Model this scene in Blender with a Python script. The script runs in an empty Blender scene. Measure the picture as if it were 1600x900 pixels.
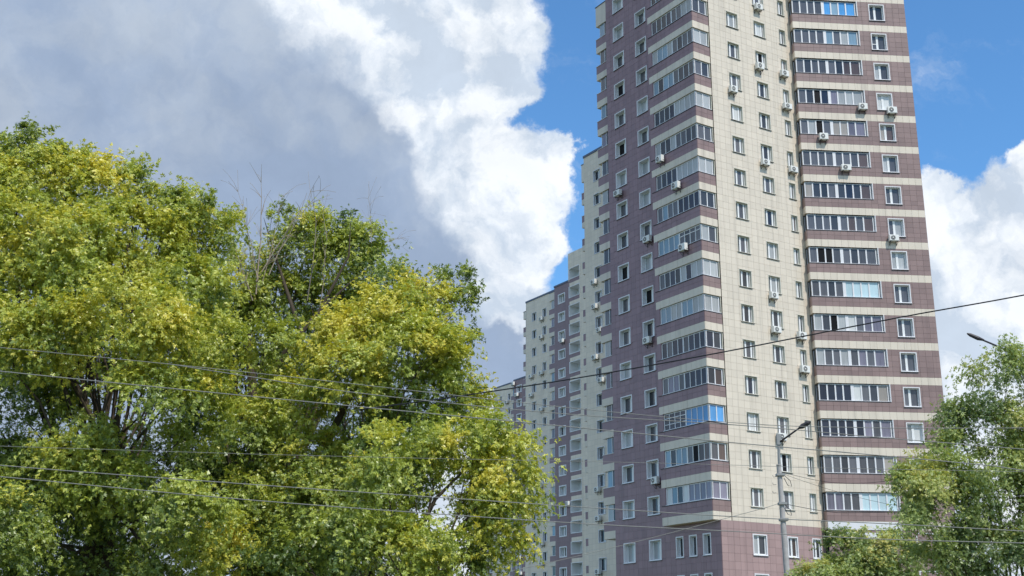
import bpy, math, random
import numpy as np
from mathutils import Matrix, Vector
rad = math.radians
SC = bpy.context.scene
COL = SC.collection

# ------------------------------------------------------------------ camera
CP, CR, CF = rad(17.1444), rad(0.3335), 1908.04
Rv = np.array([1, 0, 0.]); Fv = np.array([0, math.cos(CP), math.sin(CP)]); Uv = np.array([0, -math.sin(CP), math.cos(CP)])
R2 = math.cos(CR) * Rv + math.sin(CR) * Uv; U2 = -math.sin(CR) * Rv + math.cos(CR) * Uv
cam = bpy.data.cameras.new('camera'); cam.sensor_width = 36; cam.lens = CF / 1600 * 36
cam.clip_end = 4000; cam.clip_start = 0.3
co = bpy.data.objects.new('camera', cam); COL.objects.link(co)
co.matrix_world = Matrix([[R2[0], U2[0], -Fv[0], 0], [R2[1], U2[1], -Fv[1], 0], [R2[2], U2[2], -Fv[2], 0], [0, 0, 0, 1]])
SC.camera = co
GZ = -1.6                                   # ground level, the eye is at z = 0


def ray(px, py):
    """direction from the eye for a place seen in the photograph (survey of the real positions)"""
    d = (px - 800) * R2 + (450 - py) * U2 + CF * Fv
    return d


def at(px, py, Y):
    d = ray(px, py)
    return d * (Y / d[1])


# ------------------------------------------------------------------ sun, sky, exposure
SUN_AZ, SUN_EL = rad(146.5), rad(54)
sl = bpy.data.lights.new('sun', 'SUN'); sl.energy = 3.1; sl.angle = rad(0.55); sl.color = (1, .955, .88)
so = bpy.data.objects.new('sun', sl); COL.objects.link(so)
sdir = Vector((math.sin(SUN_AZ) * math.cos(SUN_EL), math.cos(SUN_AZ) * math.cos(SUN_EL), math.sin(SUN_EL)))
so.rotation_euler = sdir.to_track_quat('Z', 'Y').to_euler(); so.location = (0, 0, 120)
SC.view_settings.view_transform = 'Standard'; SC.view_settings.look = 'None'
SC.view_settings.exposure = .18; SC.view_settings.gamma = 1
SC.cycles.max_bounces = 8; SC.cycles.transparent_max_bounces = 12


class NT:
    """small helper to write node trees"""
    def __init__(s, tree): s.t = tree; s.n = tree.nodes; s.l = tree.links

    def new(s, typ, **kw):
        n = s.n.new(typ)
        for k, v in kw.items(): setattr(n, k, v)
        return n

    def put(s, sock, v):
        if v is None: return
        if isinstance(v, bpy.types.NodeSocket): s.l.new(v, sock)
        else:
            try: sock.default_value = v
            except Exception: sock.default_value = (*v, 1)

    def m(s, op, a, b=None, c=None, clamp=False):
        n = s.new('ShaderNodeMath', operation=op); n.use_clamp = clamp
        for i, v in enumerate((a, b, c)): s.put(n.inputs[i], v)
        return n.outputs[0]

    def v(s, op, a, b=None):
        n = s.new('ShaderNodeVectorMath', operation=op); s.put(n.inputs[0], a)
        if op == 'SCALE': s.put(n.inputs[3], b)
        elif b is not None: s.put(n.inputs[1], b)
        return n.outputs['Value' if op in ('DISTANCE', 'LENGTH', 'DOT_PRODUCT') else 'Vector']

    def noise(s, vec, scale, detail=4, rough=.5, out=0, lac=2.0):
        n = s.new('ShaderNodeTexNoise'); s.put(n.inputs['Vector'], vec)
        n.inputs['Scale'].default_value = scale; n.inputs['Detail'].default_value = detail
        n.inputs['Roughness'].default_value = rough; n.inputs['Lacunarity'].default_value = lac
        return n.outputs[out]

    def mix(s, f, a, b, mode='MIX'):
        n = s.new('ShaderNodeMix', data_type='RGBA', blend_type=mode)
        s.put(n.inputs[0], f); s.put(n.inputs[6], a); s.put(n.inputs[7], b)
        return n.outputs[2]

    def step(s, x, a, b, smooth=True):
        n = s.new('ShaderNodeMapRange'); n.interpolation_type = 'SMOOTHSTEP' if smooth else 'LINEAR'
        s.put(n.inputs[0], x); n.inputs[1].default_value = a; n.inputs[2].default_value = b
        n.inputs[3].default_value = 0; n.inputs[4].default_value = 1
        return n.outputs[0]


def blobdir(px, py):
    d = ray(px, py); return d / np.linalg.norm(d)


def field(nt, vec, blobs):
    """union of round cloud masses on the sky: 1 at a centre, 0 at its rim"""
    acc = None
    for (px, py, r) in blobs:
        c = blobdir(px, py)
        d = nt.v('DISTANCE', vec, tuple(c))
        f = nt.m('MULTIPLY_ADD', d, -CF / r, 1.0)
        if acc is None: acc = f
        else:
            n = nt.new('ShaderNodeMath', operation='SMOOTH_MAX'); nt.put(n.inputs[0], acc); nt.put(n.inputs[1], f)
            n.inputs[2].default_value = .12; acc = n.outputs[0]
    return acc


world = bpy.data.worlds.new('World'); SC.world = world; world.use_nodes = True
nt = NT(world.node_tree); nt.n.clear()
sky = nt.new('ShaderNodeTexSky', sky_type='NISHITA'); sky.sun_disc = False
sky.sun_elevation = SUN_EL; sky.sun_rotation = SUN_AZ; sky.air_density = 1.0; sky.dust_density = .3; sky.ozone_density = 3.0
bg1 = nt.new('ShaderNodeBackground'); bg1.inputs[1].default_value = 0.12
tc = nt.new('ShaderNodeTexCoord').outputs['Generated']
D = nt.v('NORMALIZE', tc)
w1 = nt.v('SUBTRACT', nt.noise(D, 7, 6, .55, out=1), (.5, .5, .5))
w2 = nt.v('SUBTRACT', nt.noise(D, 30, 9, .66, out=1), (.5, .5, .5))
Dw = nt.v('ADD', nt.v('ADD', D, nt.v('SCALE', w1, .085)), nt.v('SCALE', w2, .034))
white = [(560, -40, 250), (700, 40, 165), (760, 90, 120), (700, 170, 120), (640, 240, 150), (740, 270, 110), (800, 300, 100),
         (850, 290, 75), (880, 270, 45), (735, 380, 125), (815, 362, 62), (700, 470, 105), (780, 482, 75), (850, 492, 62),
         (760, 600, 130), (820, 560, 90), (900, 620, 140), (820, 40, 40), (790, 150, 60),
         (1590, 330, 95), (1660, 280, 80), (1540, 400, 120), (1480, 380, 85), (1440, 350, 60), (1650, 420, 150), (1480, 520, 160),
         (1600, 600, 230), (1380, 650, 220), (1100, 700, 300), (1440, 800, 260), (1800, 450, 220), (1610, 245, 45), (1850, 900, 400), (700, 900, 400)]
fw = field(nt, Dw, white)
# the rest of the sky: the same broken cumulus, spread by noise away from the view axis
rest = nt.m('MULTIPLY', nt.step(nt.v('DISTANCE', D, tuple(blobdir(800, 430))), .48, .75), nt.step(nt.noise(Dw, 2.6, 5, .55), .44, .62))
mw = nt.m('MAXIMUM', nt.step(nt.m('ADD', fw, nt.m('MULTIPLY', nt.m('SUBTRACT', nt.noise(Dw, 16, 9, .62), .5), .42)), .02, .22), rest)
# thin veils in the blue
veil = nt.m('MULTIPLY', nt.step(nt.noise(nt.v('MULTIPLY', Dw, (1, 1, 2.2)), 9, 8, .62), .52, .80), .45)
mw = nt.m('MAXIMUM', mw, veil)
# white cloud shading: relief of the billows turned to the sun
dl = tuple(np.array(sdir) * .018)
n_a = nt.noise(Dw, 11, 9, .55); n_b = nt.noise(nt.v('ADD', Dw, dl), 11, 9, .55)
n_c = nt.noise(D, 5.5, 4, .5)
rel = nt.m('MULTIPLY', nt.m('SUBTRACT', n_a, n_b), 6.5)
shade = nt.m('ADD', nt.m('ADD', nt.step(n_c, .26, .66), rel), -.02)
grey_zone = field(nt, nt.v('ADD', Dw, nt.v('SCALE', w1, .12)), [(700, 110, 95), (770, 110, 80), (760, 560, 130), (840, 600, 110), (680, 500, 90), (1560, 520, 130),
                           (1450, 560, 110), (1600, 370, 45), (1500, 640, 180), (1700, 520, 160), (600, 0, 60)])
shade = nt.m('SUBTRACT', shade, nt.m('MULTIPLY', nt.step(grey_zone, -.2, .9), .40), clamp=True)
wcol = nt.mix(shade, (.53, .615, .73), (.85, .89, .94))
# big grey rain cloud in front
dark = [(60, 480, 620), (250, 200, 260), (400, 260, 210), (500, 330, 200), (560, 400, 170), (600, 460, 140), (250, 80, 200), (100, -100, 280), (600, 540, 150), (690, 600, 110), (765, 575, 78), (480, 210, 120), (560, 270, 110)]
Dd = nt.v('ADD', nt.v('ADD', D, nt.v('SCALE', w1, .10)), nt.v('SCALE', w2, .026))
fd = field(nt, Dd, dark)
md = nt.step(nt.m('ADD', fd, nt.m('MULTIPLY', nt.m('SUBTRACT', nt.noise(Dw, 12, 8, .6), .5), .35)), .02, .26)
dn = nt.noise(D, 3.4, 5, .5)
up = nt.step(nt.v('DISTANCE', D, tuple(blobdir(120, -40))), .10, .26)
dcol = nt.mix(nt.step(nt.m('ADD', nt.m('ADD', dn, nt.m('MULTIPLY', up, -.16)), nt.m('MULTIPLY', rel, .09)), .28, .60), (.300, .385, .535), (.46, .53, .63))
cloudcol = nt.mix(md, wcol, dcol)
mask = nt.m('MAXIMUM', mw, md)
horizon = nt.step(nt.v('DOT_PRODUCT', D, (0, 0, 1)), -.02, .14)
cloudcol = nt.v('SCALE', cloudcol, nt.m('MULTIPLY_ADD', nt.m('SUBTRACT', nt.noise(Dw, 15, 8, .6), .5), .34, 1.0))
cloudcol = nt.mix(horizon, (.55, .62, .72), cloudcol)
bg2 = nt.new('ShaderNodeBackground'); nt.put(bg2.inputs[0], cloudcol); bg2.inputs[1].default_value = 1.0
nt.put(bg1.inputs[0], nt.mix(1.0, sky.outputs[0], (.80, 1.25, 1.50, 1), 'MULTIPLY'))
mx = nt.new('ShaderNodeMixShader'); nt.put(mx.inputs[0], mask); nt.l.new(bg1.outputs[0], mx.inputs[1]); nt.l.new(bg2.outputs[0], mx.inputs[2])
wo = nt.new('ShaderNodeOutputWorld'); nt.l.new(mx.outputs[0], wo.inputs[0])


# ------------------------------------------------------------------ materials
def mat(name, col, rough=.6, spec=.4, metal=0, var=0, varscale=3., island=0, bump=0, bumpscale=40, streak=0, coat=0):
    m = bpy.data.materials.new(name); m.use_nodes = True
    t = NT(m.node_tree); b = t.n['Principled BSDF']
    b.inputs['Roughness'].default_value = rough; b.inputs['Specular IOR Level'].default_value = spec
    b.inputs['Metallic'].default_value = metal; b.inputs['Coat Weight'].default_value = coat
    c = (*col, 1)
    out = None
    pos = t.new('ShaderNodeNewGeometry').outputs['Position']
    k = None
    if var:
        k = t.m('MULTIPLY_ADD', t.m('SUBTRACT', t.noise(pos, varscale, 5, .6), .5), var * 2, 1.0)
    if island:
        oi = t.new('ShaderNodeObjectInfo').outputs['Random']; ri = t.new('ShaderNodeNewGeometry').outputs['Random Per Island']
        r = t.m('FRACT', t.m('ADD', t.m('MULTIPLY', oi, 7.31), ri))
        k2 = t.m('MULTIPLY_ADD', t.m('SUBTRACT', r, .5), island * 2, 1.0)
        k = k2 if k is None else t.m('MULTIPLY', k, k2)
    if streak:
        s = t.noise(t.v('MULTIPLY', pos, (1.6, 1.6, .06)), 1.0, 4, .65)
        k3 = t.m('MULTIPLY_ADD', t.step(s, .50, .72), -streak, 1.0)
        k = k3 if k is None else t.m('MULTIPLY', k, k3)
    if k is not None:
        out = t.v('SCALE', c[:3], k); t.l.new(out, b.inputs['Base Color'])
    else: b.inputs['Base Color'].default_value = c
    if bump:
        bn = t.new('ShaderNodeBump'); bn.inputs['Strength'].default_value = bump
        t.put(bn.inputs['Height'], t.noise(pos, bumpscale, 5, .6)); t.l.new(bn.outputs[0], b.inputs['Normal'])
    return m


def glass(name, col, rough=.06, spec=.55, var=.3):
    m = bpy.data.materials.new(name); m.use_nodes = True
    t = NT(m.node_tree); b = t.n['Principled BSDF']
    b.inputs['Roughness'].default_value = rough; b.inputs['Specular IOR Level'].default_value = spec
    oi = t.new('ShaderNodeObjectInfo').outputs['Random']
    pos = t.new('ShaderNodeNewGeometry').outputs['Position']
    fold = t.noise(t.v('MULTIPLY', pos, (5, 5, .5)), 1.6, 3, .5)
    k = t.m('ADD', t.m('MULTIPLY_ADD', oi, var * 2, 1 - var), t.m('MULTIPLY', t.m('SUBTRACT', fold, .5), var * 2.2))
    t.l.new(t.v('SCALE', col, k), b.inputs['Base Color'])
    bn = t.new('ShaderNodeBump'); bn.inputs['Strength'].default_value = .06
    t.put(bn.inputs['Height'], t.noise(pos, 1.3, 2, .5)); t.l.new(bn.outputs[0], b.inputs['Normal'])
    return m


M = {}
M['cream'] = mat('cream_tile', (.715, .625, .510), .42, .45, var=.07, varscale=.35, island=.04, streak=.17)
M['purple'] = mat('purple_brown_tile', (.280, .174, .188), .38, .45, var=.10, varscale=.3, island=.09, streak=.14)
M['brown'] = mat('brown_tile', (.275, .188, .173), .38, .45, var=.10, varscale=.3, island=.10, streak=.12)
M['purple_lit'] = mat('purple_tile_lit', (.385, .260, .245), .38, .45, var=.08, varscale=.3, island=.08, streak=.12)  # lit copy of the purple tile, sunlight put into its colour
M['joint'] = mat('joint', (.19, .135, .135), .9, .1)
M['joint_l'] = mat('joint_light', (.60, .52, .425), .9, .1)
M['white'] = mat('white_plastic', (.78, .78, .77), .35, .5, var=.05, varscale=2)
M['metal_cream'] = mat('cream_sheet_metal', (.62, .59, .50), .4, .5, var=.05)
M['metal_white'] = mat('white_sheet_metal', (.74, .73, .74), .4, .5, var=.05)
M['dark'] = mat('dark_metal', (.05, .045, .05), .5, .4)
M['inside'] = mat('interior', (.10, .10, .10), .9, .1)
M['plaster'] = mat('loggia_plaster', (.78, .77, .75), .85, .2, var=.06)
M['roof'] = mat('roof_metal', (.10, .12, .18), .5, .5)
M['acbody'] = mat('conditioner_casing', (.78, .77, .73), .4, .5, var=.05)
M['acdark'] = mat('conditioner_grille', (.06, .06, .065), .5, .4)
M['concrete'] = mat('pole_concrete', (.42, .40, .385), .85, .25, var=.3, varscale=5, bump=.2, bumpscale=20)
M['steel'] = mat('steel', (.30, .30, .29), .5, .5, metal=.3, var=.1)
M['wire'] = mat('wire_metal', (.24, .235, .21), .5, .5)
M['wireblack'] = mat('wire_black', (.02, .02, .022), .45, .4)
M['ground'] = mat('ground_soil', (.10, .11, .06), .95, .1, var=.4, varscale=.3)
M['asphalt'] = mat('asphalt', (.05, .05, .052), .9, .2, var=.2, varscale=1.5, bump=.3)
M['kerbstone'] = mat('kerbstone', (.34, .33, .31), .85, .2, var=.15)
M['bark'] = mat('bark', (.085, .068, .052), .95, .1, var=.35, varscale=5, bump=.6, bumpscale=30)
M['deadwood'] = mat('dead_wood', (.30, .25, .20), .9, .15, var=.25, varscale=6)
G = {'d': glass('glass_dark', (.045, .048, .056)), 'g': glass('glass_grey', (.105, .105, .115)), 'l': glass('glass_light_curtain', (.40, .41, .41), var=.18),
     'b': glass('glass_pale_blue', (.22, .33, .42), var=.2), 'B': glass('glass_blue_reflection', (.10, .33, .66), var=.2), 'n': glass('glass_navy', (.025, .03, .05)),  # blue tints put reflected sky into the pane colour
     'p': glass('glass_purple_curtain', (.20, .185, .235)), 'k': glass('glass_open_black', (.012, .012, .014), rough=.5, spec=.1),
     'c': glass('glass_cyan_blind', (.48, .62, .66), var=.12), 'w': glass('glass_white_curtain', (.62, .62, .60), var=.12),
     'e': glass('glass_beige', (.36, .32, .28), var=.15), 't': glass('glass_brown_room', (.10, .07, .06))}


# ------------------------------------------------------------------ mesh helpers
class MB:
    def __init__(s): s.v = []; s.f = []; s.m = []; s.mats = []

    def mi(s, m):
        if m not in s.mats: s.mats.append(m)
        return s.mats.index(m)

    def quad(s, pts, m):
        i = len(s.v); s.v += [tuple(p) for p in pts]; s.f.append(tuple(range(i, i + len(pts)))); s.m.append(s.mi(m))

    def box(s, x0, x1, y0, y1, z0, z1, m, skip=''):
        i = len(s.v)
        s.v += [(x0, y0, z0), (x1, y0, z0), (x1, y1, z0), (x0, y1, z0), (x0, y0, z1), (x1, y0, z1), (x1, y1, z1), (x0, y1, z1)]
        k = s.mi(m)
        for nme, f in (('f', (0, 1, 5, 4)), ('r', (1, 2, 6, 5)), ('b', (2, 3, 7, 6)), ('l', (3, 0, 4, 7)), ('u', (4, 5, 6, 7)), ('d', (3, 2, 1, 0))):
            if nme in skip: continue
            s.f.append(tuple(i + q for q in f)); s.m.append(k)

    def cyl(s, p0, p1, r0, r1, m, n=8, cap=True):
        p0 = Vector(p0); p1 = Vector(p1); d = (p1 - p0).normalized()
        a = d.orthogonal().normalized(); b = d.cross(a); i = len(s.v); k = s.mi(m)
        for p, r in ((p0, r0), (p1, r1)):
            for j in range(n):
                t = 2 * math.pi * j / n; s.v.append(tuple(p + (a * math.cos(t) + b * math.sin(t)) * r))
        for j in range(n):
            q = (j + 1) % n; s.f.append((i + j, i + q, i + n + q, i + n + j)); s.m.append(k)
        if cap:
            s.f.append(tuple(i + n + j for j in range(n))); s.m.append(k)
            s.f.append(tuple(i + n - 1 - j for j in range(n))); s.m.append(k)

    def tube(s, pts, rs, m, n=6):
        pts = [Vector(p) for p in pts]; i0 = len(s.v); k = s.mi(m)
        a = None
        for j, p in enumerate(pts):
            d = (pts[min(j + 1, len(pts) - 1)] - pts[max(j - 1, 0)]).normalized()
            if a is None: a = d.orthogonal().normalized()
            a = (a - d * a.dot(d)).normalized(); b = d.cross(a)
            r = rs[j] if hasattr(rs, '__len__') else rs
            for q in range(n):
                t = 2 * math.pi * q / n; s.v.append(tuple(p + (a * math.cos(t) + b * math.sin(t)) * r))
        for j in range(len(pts) - 1):
            for q in range(n):
                r_ = (q + 1) % n
                s.f.append((i0 + j * n + q, i0 + j * n + r_, i0 + (j + 1) * n + r_, i0 + (j + 1) * n + q)); s.m.append(k)

    def mesh(s, name):
        me = bpy.data.meshes.new(name); me.from_pydata(s.v, [], s.f)
        for m in s.mats: me.materials.append(m)
        me.polygons.foreach_set('material_index', s.m); me.update()
        return me


def link(name, data, parent=None, loc=(0, 0, 0), rz=0):
    o = bpy.data.objects.new(name, data); COL.objects.link(o)
    if parent is not None: o.parent = parent
    o.location = loc; o.rotation_euler = (0, 0, rz)
    return o


def tag(o, label=None, cat=None, group=None, kind=None):
    if label: o['label'] = label
    if cat: o['category'] = cat
    if group: o['group'] = group
    if kind: o['kind'] = kind
    return o


class Frame:
    """a wall plane: x runs to the right as seen from outside, y inward, z up; children hang on a building empty"""
    def __init__(s, root, O, xd):
        s.root = root; s.O = np.array(O[:2], float); s.x = np.array(xd, float); s.y = np.array([-xd[1], xd[0]])
        s.rz = math.atan2(xd[1], xd[0])

    def w(s, x, y, z): p = s.O + s.x * x + s.y * y; return Vector((p[0], p[1], z))

    def put(s, name, me, x=0, y=0, z=0): return link(name, me, s.root, s.w(x, y, z) - s.root.location, s.rz)

    def shift(s, x, y): return Frame(s.root, s.O + s.x * x + s.y * y, s.x)


def root_at(name, p, label, cat, group=None):
    r = bpy.data.objects.new(name, None); COL.objects.link(r); r.location = (p[0], p[1], GZ)
    r.empty_display_size = .5
    return tag(r, label, cat, group)


def subtract(r, holes):
    out = [r]
    for (a0, a1, b0, b1) in holes:
        nx = []
        for (x0, x1, z0, z1) in out:
            if x1 <= a0 or x0 >= a1 or z1 <= b0 or z0 >= b1: nx.append((x0, x1, z0, z1)); continue
            if z0 < b0: nx.append((x0, x1, z0, b0))
            if z1 > b1: nx.append((x0, x1, b1, z1))
            c0, c1 = max(z0, b0), min(z1, b1)
            if x0 < a0: nx.append((x0, a0, c0, c1))
            if x1 > a1: nx.append((a1, x1, c0, c1))
        out = nx
    return out


GAP = .007


def tile_cells(x0, x1, zrows, holes, tw=.6):
    """tile rectangles (x0,x1,z0,z1,material) of a wall strip; zrows = [(z0,z1,material key)]"""
    n = max(1, round((x1 - x0) / tw)); step = (x1 - x0) / n; out = []
    for (z0, z1, mk) in zrows:
        hs = [h for h in holes if h[3] > z0 and h[2] < z1]
        for i in range(n):
            a, b = x0 + i * step, x0 + (i + 1) * step
            for c in (subtract((a, b, z0, z1), hs) if hs else [(a, b, z0, z1)]):
                if c[1] - c[0] > .05 and c[3] - c[2] > .05: out.append((*c, mk))
    return out


def add_tiles(mb, cells, y=0., th=.018):
    for (a, b, c, d, mk) in cells: mb.box(a + GAP, b - GAP, y - th, y, c + GAP, d - GAP, M[mk], skip='b')


def backing(mb, x0, x1, z0, z1, holes, m, y=0.):
    """the wall behind the tiles, with the openings left open"""
    for zz0, zz1, hs in [(z0, z1, holes)]:
        zs_ = sorted(set([z0, z1] + [h[2] for h in hs if z0 < h[2] < z1] + [h[3] for h in hs if z0 < h[3] < z1]))
        for c, d in zip(zs_, zs_[1:]):
            for r in subtract((x0, x1, c, d), [h for h in hs if h[2] < d - 1e-6 and h[3] > c + 1e-6]):
                mb.quad([(r[0], y, r[2]), (r[1], y, r[2]), (r[1], y, r[3]), (r[0], y, r[3])], m)


def rows(z0, z1, mk, h=.6):
    n = max(1, round((z1 - z0) / h)); s = (z1 - z0) / n
    return [(z0 + i * s, z0 + (i + 1) * s, mk) for i in range(n)]


def wall(fr, x0, x1, zrows, holes, name='wall', joint='joint', tw=.6, singles=None):
    mb = MB(); z0 = min(r[0] for r in zrows); z1 = max(r[1] for r in zrows)
    backing(mb, x0, x1, z0, z1, holes, M[joint]); w = fr.put(name, mb.mesh(name))
    cells = tile_cells(x0, x1, zrows, holes, tw)
    if singles: singles.extend((fr, w, c) for c in cells)
    else:
        t = MB(); add_tiles(t, cells, y=-.003); o = fr.put('cladding_tiles', t.mesh('cladding_tiles')); tag(o, kind='stuff')
    return w, cells


_pane = {}


def pane_mesh(w, h, k):
    key = (round(w, 2), round(h, 2), k)
    if key not in _pane:
        mb = MB(); mb.box(0, key[0], 0, .02, 0, key[1], G[k]); _pane[key] = mb.mesh('pane')
    return _pane[key]


_win = {}


def window(fr, x, z, w, h, kinds, trim='white', tw=.07, depth=.3, mull=(.5,), reveal='white', frame_w=.07, mw=.09, sill=True, transom=None, y=0.):
    """one window: outer casing, deep reveal, sill, white sashes; each pane its own sub-part"""
    key = (w, h, trim, tw, depth, mull, reveal, sill, transom)
    if key not in _win:
        mb = MB(); T = M[trim]; RV = M[reveal]; W_ = M['white']; p = .045
        a0, a1, b0, b1 = tw, w - tw, tw, h - tw
        mb.box(0, w, -p, .02, h - tw, h, T); mb.box(0, w, -p, .02, 0, tw, T)
        mb.box(0, tw, -p, .02, tw, h - tw, T); mb.box(w - tw, w, -p, .02, tw, h - tw, T)
        for q in ([(a0, .02, b0), (a0, depth, b0), (a0, depth, b1), (a0, .02, b1)], [(a1, .02, b0), (a1, .02, b1), (a1, depth, b1), (a1, depth, b0)],
                  [(a0, .02, b1), (a0, depth, b1), (a1, depth, b1), (a1, .02, b1)], [(a0, .02, b0), (a1, .02, b0), (a1, depth, b0), (a0, depth, b0)]): mb.quad(q, RV)
        if sill: mb.box(-.03, w + .03, -.11, -p + .002, -.012, .02, T); mb.box(-.03, w + .03, -.10, -p, -.04, -.014, M['dark'])  # dark strip draws the shade line below the sill
        f = frame_w; d0, d1 = depth - .08, depth
        mb.box(a0, a1, d0, d1, b1 - f, b1, W_); mb.box(a0, a1, d0, d1, b0, b0 + f, W_)
        mb.box(a0, a0 + f, d0, d1, b0 + f, b1 - f, W_); mb.box(a1 - f, a1, d0, d1, b0 + f, b1 - f, W_)
        for q in mull:
            c = a0 + (a1 - a0) * q; mb.box(c - mw / 2, c + mw / 2, d0 - .01, d1, b0 + f, b1 - f, W_)
        if transom: mb.box(a0 + f, a0 + (a1 - a0) * mull[0] - mw / 2, d0, d1, b0 + (b1 - b0) * transom - .03, b0 + (b1 - b0) * transom + .03, W_)
        _win[key] = mb.mesh('window')
    o = fr.put('window', _win[key], x, y, z)
    a0, a1 = tw + frame_w, w - tw - frame_w
    xs = [a0] + [tw + (w - 2 * tw) * q for q in mull] + [a1]
    for i in range(len(xs) - 1):
        l = xs[i] + (mw / 2 if i else 0); r = xs[i + 1] - (mw / 2 if i < len(xs) - 2 else 0)
        link('pane', pane_mesh(r - l, h - 2 * tw - 2 * frame_w, kinds[i % len(kinds)]), o, (l, depth - .045, tw + frame_w))
    return o


def core(fr, poly, z0, z1, name='roof', m='inside', parent_name='core'):
    """solid inner volume; poly in frame coordinates, counter-clockwise seen from above"""
    mb = MB(); n = len(poly)
    for i in range(n):
        a, b = poly[i], poly[(i + 1) % n]
        mb.quad([(a[0], a[1], z0), (b[0], b[1], z0), (b[0], b[1], z1), (a[0], a[1], z1)], M[m])
    mb.quad([(p[0], p[1], z1) for p in poly], M[m])
    return fr.put(parent_name, mb.mesh(parent_name))


# ------------------------------------------------------------------ survey of the tower
def az(d): return np.array([math.sin(rad(d)), math.cos(rad(d))])


dL, dC, dR = az(-32.57), az(59.2), az(85.2)
BC = np.array([15.40446, 93.962])
P0 = BC + .75 * dC
RL = np.array([25.42728, 99.14646])
TOP = 68.2
rnd = random.Random(7)

ground_mb = MB(); ground_mb.quad([(-1500, -1500, GZ), (1500, -1500, GZ), (1500, 1500, GZ), (-1500, 1500, GZ)], M['ground'])
tag(link('ground', ground_mb.mesh('ground')), kind='structure')
rd = MB(); rd.quad([(-200, 4, GZ + .006), (200, 4, GZ + .006), (200, 16, GZ + .006), (-200, 16, GZ + .006)], M['asphalt'])
for i in range(-30, 30): rd.quad([(i * 6, 9.93, GZ + .011), (i * 6 + 3, 9.93, GZ + .011), (i * 6 + 3, 10.07, GZ + .011), (i * 6, 10.07, GZ + .011)], M['white'])
tag(link('road', rd.mesh('road')), kind='structure')
kb = MB(); kb.box(-200, 200, 16, 16.16, GZ, GZ + .13, M['kerbstone']); kb.box(-200, 200, 3.84, 4, GZ, GZ + .13, M['kerbstone'])
tag(link('kerb', kb.mesh('kerb')), kind='structure')

tower = root_at('apartment_tower', P0 + 6 * dC + 5 * dL, 'tallest apartment tower, cream and purple tiled, with banded corner balconies and glazed loggias', 'apartment tower')
FL = Frame(tower, P0, -dL)            # shaded purple face, x from -13.2 (far) to 0 (corner)
FB = Frame(tower, BC, -dL)            # plane of the corner balconies
FC = Frame(tower, BC, dC)             # cream face
FR = Frame(tower, RL, dR)             # banded right-hand face
single = []

# cream face ---------------------------------------------------------------
XC0, XC1 = 1.9, 11.55
hC = []; ks = range(-6, 17)
wincols = [(3.85, 1.37, (.32, .80)), (7.04, 1.38, (.32, .80)), (10.08, .80, (.55,))]
for k in ks:
    zt = 52.41 - 3 * k
    if zt < 11 or zt > TOP - 1: continue
    for (x, w, mu) in wincols: hC.append((x + .03, x + w - .03, zt - 1.54 + .03, zt - .03))
low = [(3.85, 1.48), (7.45, 1.12), (10.1, 1.0)]
for (x, w) in low: hC.append((x + .03, x + w - .03, 8.16 + .03, 9.80 - .03))
for zz in (5.0, 2.0):
    for (x, w) in low[:]: hC.append((x + .03, x + w - .03, zz + .19, zz + 1.77))
wall(FC, XC0, XC1, rows(10.68, TOP, 'cream'), hC, joint='joint_l', singles=single or (single.append(None) or single))
single.pop(0)
wall(FC, .75, XC1, rows(GZ, 10.68, 'purple_lit'), hC, singles=single)
pal = ['dg', 'gd', 'gg', 'lg', 'dk', 'gl', 'dd', 'ld', 'wg', 'gt', 'kd', 'nd', 'dd']
for k in ks:
    zt = 52.41 - 3 * k
    if zt < 11 or zt > TOP - 1: continue
    for ci, (x, w, mu) in enumerate(wincols):
        kk = rnd.choice(pal); kk = kk + rnd.choice('dgl') + kk
        window(FC, x, zt - 1.54, w, 1.54, 'd' + kk if ci < 2 else kk, trim='metal_cream', tw=.05, depth=.26, mull=mu, reveal='metal_cream', mw=.17, frame_w=.06)
for zb in (8.16, 5.16, 2.16):
    for (x, w) in low: window(FC, x, zb, w, 1.64, rnd.choice(pal), trim='metal_white', tw=.09, depth=.2, mull=(.45,), reveal='metal_white', mw=.16)

# shaded purple face -------------------------------------------------------
hL = []; lw = [(-12.08, 1.6), (-8.75, 1.58)]
for k in range(-5, 14):
    zt = 52.32 - 3 * k
    if zt > TOP - 1: continue
    for (x, w) in lw: hL.append((x + .04, x + w - .04, zt - 1.55 + .04, zt - .04))
for (x, w) in [(-12.1, 1.6), (-8.7, 1.58), (-5.32, .93), (-3.72, .93), (-2.09, .93)]:
    for zb in (8.12, 5.12, 2.12): hL.append((x + .04, x + w - .04, zb + .04, zb + 1.68 - .04))
wall(FL, -13.2, -6.02, rows(10.68, TOP, 'purple'), hL)
wall(FL, -13.2, 0, rows(GZ, 10.68, 'purple'), hL)
palL = ['gg', 'lg', 'gl', 'lg', 'll', 'gl', 'gd', 'kg', 'dg']
for k in range(-5, 14):
    zt = 52.32 - 3 * k
    if zt > TOP - 1: continue
    for (x, w) in lw: window(FL, x, zt - 1.55, w, 1.55, rnd.choice(palL), trim='metal_white', tw=.09, depth=.42, mull=(.62,), reveal='metal_white', mw=.17)
for (x, w) in [(-12.1, 1.6), (-8.7, 1.58)]:
    for zb in (8.12, 5.12, 2.12): window(FL, x, zb, w, 1.68, rnd.choice(palL), trim='metal_white', tw=.09, depth=.42, mull=(.62,), reveal='metal_white', mw=.17)
for (x, w) in [(-5.32, .93), (-3.72, .93), (-2.09, .93)]:
    for zb in (8.12, 5.12, 2.12): window(FL, x, zb, w, 1.68, 'd', trim='metal_white', tw=.09, depth=.38, mull=(), reveal='metal_white', mw=.12)
# far end wall of the purple face
FE = Frame(tower, P0 + 13.2 * dL + 12 * dC, -dC)
wall(FE, 0, 12, rows(GZ, TOP, 'purple', .62), [], tw=.63)

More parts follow.
